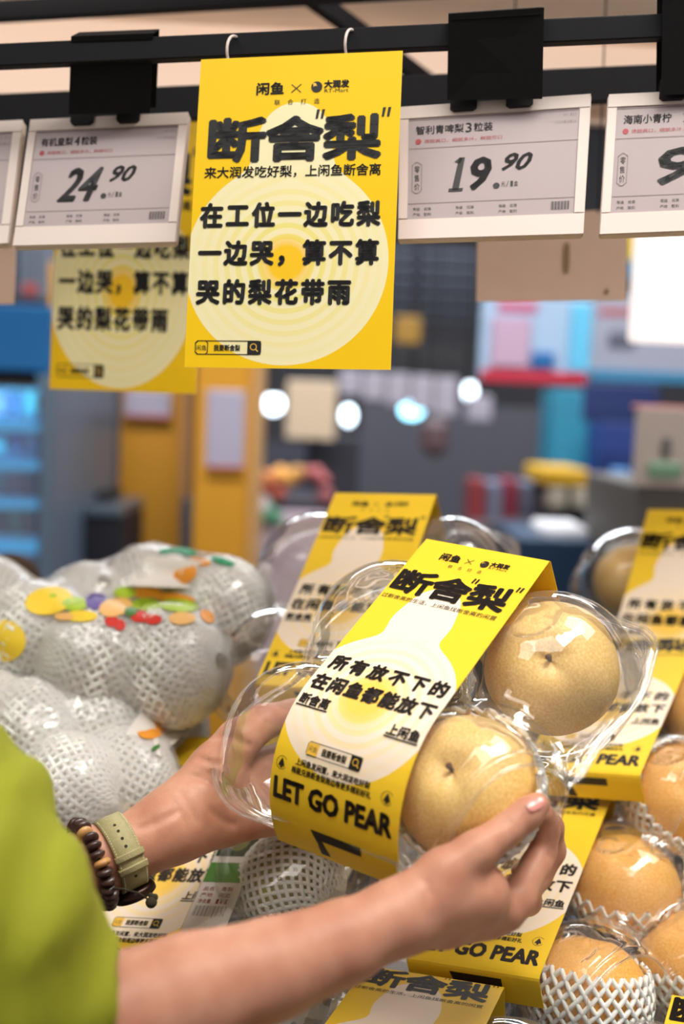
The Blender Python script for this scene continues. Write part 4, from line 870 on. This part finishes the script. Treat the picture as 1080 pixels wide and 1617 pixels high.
# ================================================================== BLURRED SHOP BEHIND
HANG = ('cream_banner', 'price_board', 'yellow_board', 'hanging_sign', 'navy_banner', 'hanging_bundle', 'lit_sign', 'blue_board', 'cloth', 'scoreboard_panel', 'red_sign')
ORD = ('first', 'second', 'third', 'fourth', 'fifth', 'sixth')
def bx(name, px0, py0, px1, py1, d, th, m, label=None, cat=None, parent=None, group=None, bev=.004, flat=False):
    """upright block of real depth th whose front stands at distance d"""
    A = W((px0 + px1) / 2, (py0 + py1) / 2, d); w = (px1 - px0) / FPX * d; h = (py1 - py0) / FPX * d
    zc = 0.0
    if py1 >= 900: zb = A.z + h / 2; h = zb; zc = zb / 2 - A.z
    mb = MB(); mb.box((0, th / 2, zc), (w, th, h), bev=bev); o = obj(name, mb.me(name, m))
    if name in HANG:
        zt = 3.5 - A.z
        for s in (-.42, .42):
            q = MB(); q.tube([(s * w, th / 2, h / 2), (s * w, th / 2, zt)], .003, 5); k = obj('cord', q.me('cord', M['black'])); k.parent = o
    if parent:
        o.parent = parent; o.matrix_parent_inverse = parent.matrix_world.inverted()
    o.matrix_world = Matrix.Translation(A); return tag(o, label, cat, group)
def root_at(name, px, py, d, label, cat, group=None): return empty(name, Matrix.Translation(W(px, py, d)), label, cat, group)
c_ = lambda n, col, **k: mat(n, col, k.pop('rough', .6), **k)
# freezer cabinet
fz = root_at('freezer_cabinet', 0, 890, 2.6, 'blue upright glass door freezer at the left edge', 'freezer')
bx('header', -330, 476, 80, 580, 2.58, .7, c_('fridge_blue', (10, 104, 168)), parent=fz); bx('gap_strip', -330, 578, 58, 606, 2.62, .6, c_('gap_black', (20, 22, 30)), parent=fz)  # near-black strip stands in for the dark gap below the header
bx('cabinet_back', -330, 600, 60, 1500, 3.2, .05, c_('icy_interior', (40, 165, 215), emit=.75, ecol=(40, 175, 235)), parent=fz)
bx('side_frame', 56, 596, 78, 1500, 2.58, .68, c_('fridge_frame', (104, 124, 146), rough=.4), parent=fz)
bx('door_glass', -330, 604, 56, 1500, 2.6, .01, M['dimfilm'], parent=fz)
for i in range(5): bx('shelf', -330, 655 + i * 62, 54, 660 + i * 62, 2.72, .4, c_('shelf_blue', (30, 120, 180)), parent=fz)
g_ = [(30, 140, 200), (90, 190, 226), (120, 160, 220), (20, 120, 190), (60, 200, 230)]; gm = [c_('frozen_pack', q) for q in g_]
for i in range(4):
    for j in range(5): tag(bx('frozen_pack', -60 + j * 24, 620 + i * 62, -60 + j * 24 + 20, 654 + i * 62, 2.75 + .02 * j, .06, gm[(i * 2 + j) % 5]), 'frozen food pack, ' + ORD[j] + ' from the left on the ' + ORD[i] + ' freezer shelf', 'food pack', 'frozen packs behind the freezer glass')
bx('scoreboard_panel', 26, 380, 84, 472, 3.6, .05, c_('dim_red_white', (96, 104, 118)), 'dim grey panel above the blue freezer header', 'panel'); bx('red_sign', 34, 448, 56, 466, 3.5, .03, c_('dim_red', (150, 50, 46)), 'small blurred red sign above the freezer', 'sign')
# ochre partition
yw = c_('ochre_panel', (196, 138, 34), noise=.08, nscale=3); part = root_at('ochre_partition', 230, 900, 3.3, 'tall ochre yellow partition with notices behind the bags', 'partition')
bx('panel', 70, 420, 130, 1300, 3.3, .08, yw, parent=part); bx('panel', 182, 420, 292, 1300, 3.3, .08, yw, parent=part); bx('end_panel', 303, 440, 388, 1250, 3.1, .3, c_('ochre_panel_near', (206, 146, 30), noise=.06, nscale=3), parent=part)
bx('end_strip', 388, 440, 402, 1250, 3.12, .25, c_('cream_edge', (206, 160, 100)), parent=part)
bx('steel_post', 130, 420, 184, 1300, 3.28, .1, c_('blue_grey_steel', (74, 88, 104), rough=.4), parent=part); bx('pale_post', 288, 440, 304, 790, 3.2, .05, c_('tan_post', (178, 134, 92)), parent=part); bx('post_foot', 280, 788, 300, 1250, 3.19, .06, c_('slate', (70, 84, 100)), parent=part)
for n_, (a, b0, c0, d0, dd) in enumerate(((82, 600, 128, 656, 3.25), (196, 616, 270, 662, 3.25), (325, 616, 386, 742, 3.07))):
    nt_ = root_at('notice', (a + c0) / 2, (b0 + d0) / 2, dd, 'pale notice with a red foot stripe, ' + ('beside the freezer', 'just below the dim poster', 'on the end panel of the ochre partition')[n_], 'notice')
    bx('sheet', a, b0, c0, d0, dd, .01, c_('pale_notice', (168, 164, 184)), parent=nt_); bx('stripe', a, d0 - 6, c0, d0, dd - .005, .01, c_('red_stripe', (170, 70, 60)), parent=nt_)
cn = root_at('checkout_counter', 130, 850, 2.9, 'dark counter in front of the ochre partition', 'counter')
bx('body', 104, 812, 188, 1300, 2.9, .3, c_('dark_navy', (26, 28, 40)), parent=cn); bx('top', 102, 800, 190, 816, 2.86, .34, c_('steel_top', (84, 98, 112), rough=.3), parent=cn); bx('screen', 94, 778, 170, 802, 3.0, .2, c_('near_black', (18, 22, 24)), parent=cn)
# lamps
def lamp(px, py, d, rpx, col, e, label, ry=None):
    r = rpx / FPX * d; root = root_at('pendant_lamp', px, py, d, label, 'lamp', None)
    mb = MB(); mb.ball((0, 0, 0), (r, r, (ry or rpx) / FPX * d), 20); obj('globe', mb.me('globe', mat('lamp_glow', col, .5, emit=e), True), root)
    zc = 3.5 - W(px, py, d).z; mb = MB(); mb.tube([(0, 0, r * .9), (0, 0, zc)], .008, 6); mb.tube([(0, 0, r * .8), (0, 0, r * 1.5)], [r * .6, r * .3], 12); obj('cable', mb.me('cable', M['black']), root)
lamp(432, 638, 5.2, 15, (225, 240, 255), 7, 'larger round white lamp right of the ochre partition'); lamp(408, 655, 5.6, 9, (225, 240, 255), 7, 'small white lamp touching the larger one, right of the ochre partition')
lamp(550, 656, 5.4, 10, (220, 240, 255), 7, 'oval white lamp beside the cream banner', 15); lamp(650, 648, 5.2, 18, (150, 225, 255), 6, 'wide cyan white lamp in the middle of the hall', 13); lamp(742, 618, 5.4, 9, (225, 242, 255), 7, 'small oval lamp below the red edged banner', 14)
lamp(978, 703, 5.0, 11, (120, 160, 255), 6, 'blue glowing lamp left of the white sign'); lamp(873, 690, 5.6, 7, (110, 190, 220), 1.5, 'faint teal lamp beside the teal column')
lamp(887, 486, 3.6, 16, (225, 235, 255), 4, 'bright lamp above the red edged banner', 10)
# hall pieces
def one(name, label, cat, *a): bx(name, *a[:-1], a[-1], label, cat)
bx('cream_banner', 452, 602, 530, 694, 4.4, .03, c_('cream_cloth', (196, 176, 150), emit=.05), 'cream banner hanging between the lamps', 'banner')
for i in range(5):
    bx('price_board', 535 + i * 38, 584 + i * 3, 570 + i * 38, 624 + i * 8, 4.8, .02, c_('grey_lilac_board', (150, 144, 156)), ORD[i] + ' grey board from the left in the row under the poster', 'board', group='grey boards hung in a row')
bx('price_board', 738, 625, 776, 664, 5.0, .02, c_('grey_lilac_board', (150, 144, 156)), 'single grey board below the small oval lamp', 'board')
bx('dark_partition', 560, 640, 860, 1150, 6.5, .2, c_('charcoal_partition', (62, 62, 70), noise=.1, nscale=2), 'charcoal partition in the middle distance', 'partition')
bx('dark_partition', 402, 700, 560, 1150, 6.8, .2, c_('charcoal_left', (50, 50, 62)), 'dark partition behind the produce stall at the middle left', 'partition')
for i in range(6):
    bx('ceiling_truss', 600, 396 + i * 21, 800, 404 + i * 21, 6.0 + .3 * i, .1, c_('truss_blue_grey', (84, 92, 108)), ORD[i] + ' blue grey ceiling truss from the top, seen below the 19.90 tag', 'truss', group='trusses under the hall ceiling')
bx('yellow_board', 624, 500, 664, 542, 4.6, .03, c_('dim_ochre', (140, 104, 24)), 'small dim ochre board right of the sharp poster', 'board')
for i in range(5): bx('hanging_sign', 632 + i * 26, 548 + (i % 2) * 4, 650 + i * 26, 584, 5.0 + .1 * i, .02, c_('black_sign', (24, 22, 26)), ORD[i] + ' black hanging sign from the left, right of the poster bottom', 'sign', group='black hanging signs')
bn = root_at('promotion_banner', 840, 540, 3.4, 'white and blue promotion banner with a red lower edge', 'banner')
bx('cloth', 758, 472, 932, 604, 3.4, .02, c_('banner_pale_blue', (150, 176, 206)), parent=bn); bx('red_edge', 760, 586, 926, 606, 3.39, .02, c_('banner_red', (178, 34, 60)), parent=bn); bx('blue_block', 840, 556, 876, 582, 3.385, .02, c_('banner_blue', (20, 96, 160)), parent=bn); bx('red_title', 786, 478, 850, 492, 3.385, .02, c_('banner_title_red', (190, 80, 110)), parent=bn); bx('pink_picture', 776, 500, 838, 580, 3.385, .02, c_('banner_pink', (176, 150, 176)), parent=bn); bx('cyan_side', 900, 480, 934, 588, 3.385, .02, c_('banner_cyan', (90, 180, 220)), parent=bn)
b2_ = root_at('promotion_banner', 1010, 540, 3.7, 'grey white promotion banner right of the red edged one', 'banner')
bx('cloth', 934, 472, 1200, 598, 3.7, .02, c_('banner_grey', (146, 150, 168)), parent=b2_); bx('blue_edge', 934, 588, 1200, 606, 3.69, .02, c_('banner_edge_blue', (40, 120, 160)), parent=b2_); bx('red_title', 946, 486, 1000, 500, 3.69, .02, c_('banner_dull_red', (160, 90, 96)), parent=b2_); bx('picture', 962, 524, 1004, 548, 3.69, .02, c_('banner_dark_grey', (84, 88, 104)), parent=b2_)  # the picture is a plain dark grey block on the banner
bx('lit_sign', 1008, 366, 1240, 542, 1.7, .05, mat('backlit_panel', (255, 244, 240), .5, emit=.95), 'bright backlit white sign at the right edge under the cut price tag', 'sign')
bx('yellow_board', 984, 368, 1006, 412, 2.6, .02, c_('bright_yellow', (206, 176, 30)), 'narrow yellow board beside the bright backlit sign', 'board'); bx('blue_board', 986, 412, 1006, 440, 2.6, .02, c_('mid_blue', (40, 120, 160)), 'small blue board under the narrow yellow one', 'board')
bx('navy_banner', 922, 606, 1040, 668, 4.2, .03, c_('navy_cloth', (16, 40, 96)), 'navy banner above the blue lamp', 'banner')
bx('teal_column', 868, 616, 936, 900, 4.8, .3, c_('teal_paint', (30, 122, 150), noise=.2, nscale=5), 'teal column left of the blue lamp', 'column')
bx('blue_cabinet', 938, 668, 1010, 980, 4.6, .4, c_('deep_blue', (24, 52, 120)), 'deep blue cabinet behind the blue lamp', 'cabinet')
fk = root_at('yellow_cart', 895, 800, 3.8, 'dark cart with a yellow top and two pale sacks', 'cart')
bx('canopy', 858, 742, 932, 766, 3.8, .4, c_('cart_yellow', (206, 160, 20)), parent=fk); bx('frame', 864, 764, 930, 900, 3.85, .35, c_('cart_dark', (30, 26, 34)), parent=fk)
for x in (882, 918): bx('sack', x - 13, 772, x + 13, 802, 3.78, .1, c_('pale_sack', (176, 168, 150)), parent=fk)
bx('blue_standee', 962, 742, 984, 1150, 3.6, .1, c_('light_blue_bottle', (90, 150, 210)), 'narrow light blue standee below the blue lamp', 'standee')
sg = root_at('counter_sign', 1045, 720, 2.2, 'white upright sign with a pink border on a grey counter at the right', 'sign')
bx('board', 1004, 644, 1180, 772, 2.2, .02, c_('sign_cream', (214, 200, 192)), parent=sg); bx('border', 1002, 642, 1182, 650, 2.195, .03, c_('sign_pink', (206, 130, 124)), parent=sg); bx('figure', 1046, 690, 1060, 724, 2.19, .01, c_('sign_figure', (110, 110, 108)), parent=sg); bx('picture', 1024, 730, 1078, 756, 2.19, .01, c_('sign_green', (140, 180, 150)), parent=sg)
bx('grey_counter', 990, 772, 1240, 1500, 2.25, .5, c_('counter_grey', (96, 92, 88)), 'grey counter under the white upright sign', 'counter')
st = root_at('produce_stall', 460, 800, 4.0, 'blurred produce stall right of the ochre partition', 'stall')
bx('counter', 396, 810, 512, 1150, 4.0, .6, c_('pinkish_counter', (190, 172, 186)), parent=st); bx('crate_row', 400, 790, 520, 812, 4.05, .5, c_('stall_dark', (40, 34, 44)), parent=st)
for x, y, cc, nm in ((420, 760, (196, 120, 60), 'orange'), (446, 752, (206, 150, 60), 'amber'), (470, 752, (190, 140, 70), 'tan'), (432, 778, (170, 80, 60), 'red brown'), (500, 752, (160, 80, 80), 'dull red'), (514, 782, (150, 84, 90), 'rosy'), (412, 796, (214, 208, 214), 'white'), (428, 812, (90, 170, 130), 'green')):
    o = empty('produce_pile', Matrix.Translation(W(x, y, 3.95)), nm + ' produce pile on the blurred stall', 'produce'); mb = MB()
    for k in range(5): mb.ball((rng.uniform(-.03, .03), rng.uniform(-.03, .03), rng.uniform(-.015, .015)), .022, 10)
    q = obj('fruit_heap', mb.me('fruit_heap', c_('pile_colour', cc), True), o); q['kind'] = 'stuff'
bx('dark_stand', 476, 690, 560, 1150, 4.6, .3, c_('dark_stand', (26, 28, 40)), 'dark stand under the oval lamp', 'stand'); bx('hanging_bundle', 665, 660, 712, 722, 4.9, .15, c_('brown_bundle', (92, 70, 74), noise=.3, nscale=10), 'brown bundle hanging right of the cyan lamp', 'bundle', bev=.04)
for i in range(5): bx('goods_carton', 742 + i * 26, 758 + 4 * (i % 2), 766 + i * 26, 830, 4.2 + .06 * i, .2, c_('carton_colour', ((120, 36, 44), (104, 110, 132), (128, 40, 60), (96, 104, 124), (70, 60, 84))[i]), ('first', 'second', 'third', 'fourth', 'fifth')[i] + ' goods carton from the left in the dim row above the held box', 'carton')
bx('shelf_unit', 735, 828, 880, 1200, 4.1, .4, c_('plum_shelf', (62, 52, 58)), 'dim plum coloured shelf unit above the held box', 'shelf')
bb = root_at('blue_bin', 875, 860, 2.6, 'dark blue bin with white goods on top, behind the held box', 'bin')
bx('tub', 812, 852, 932, 1150, 2.6, .4, c_('bin_blue', (18, 52, 84)), parent=bb); bx('white_goods', 858, 832, 932, 856, 2.65, .2, c_('white_goods', (222, 224, 230)), parent=bb, bev=.01)
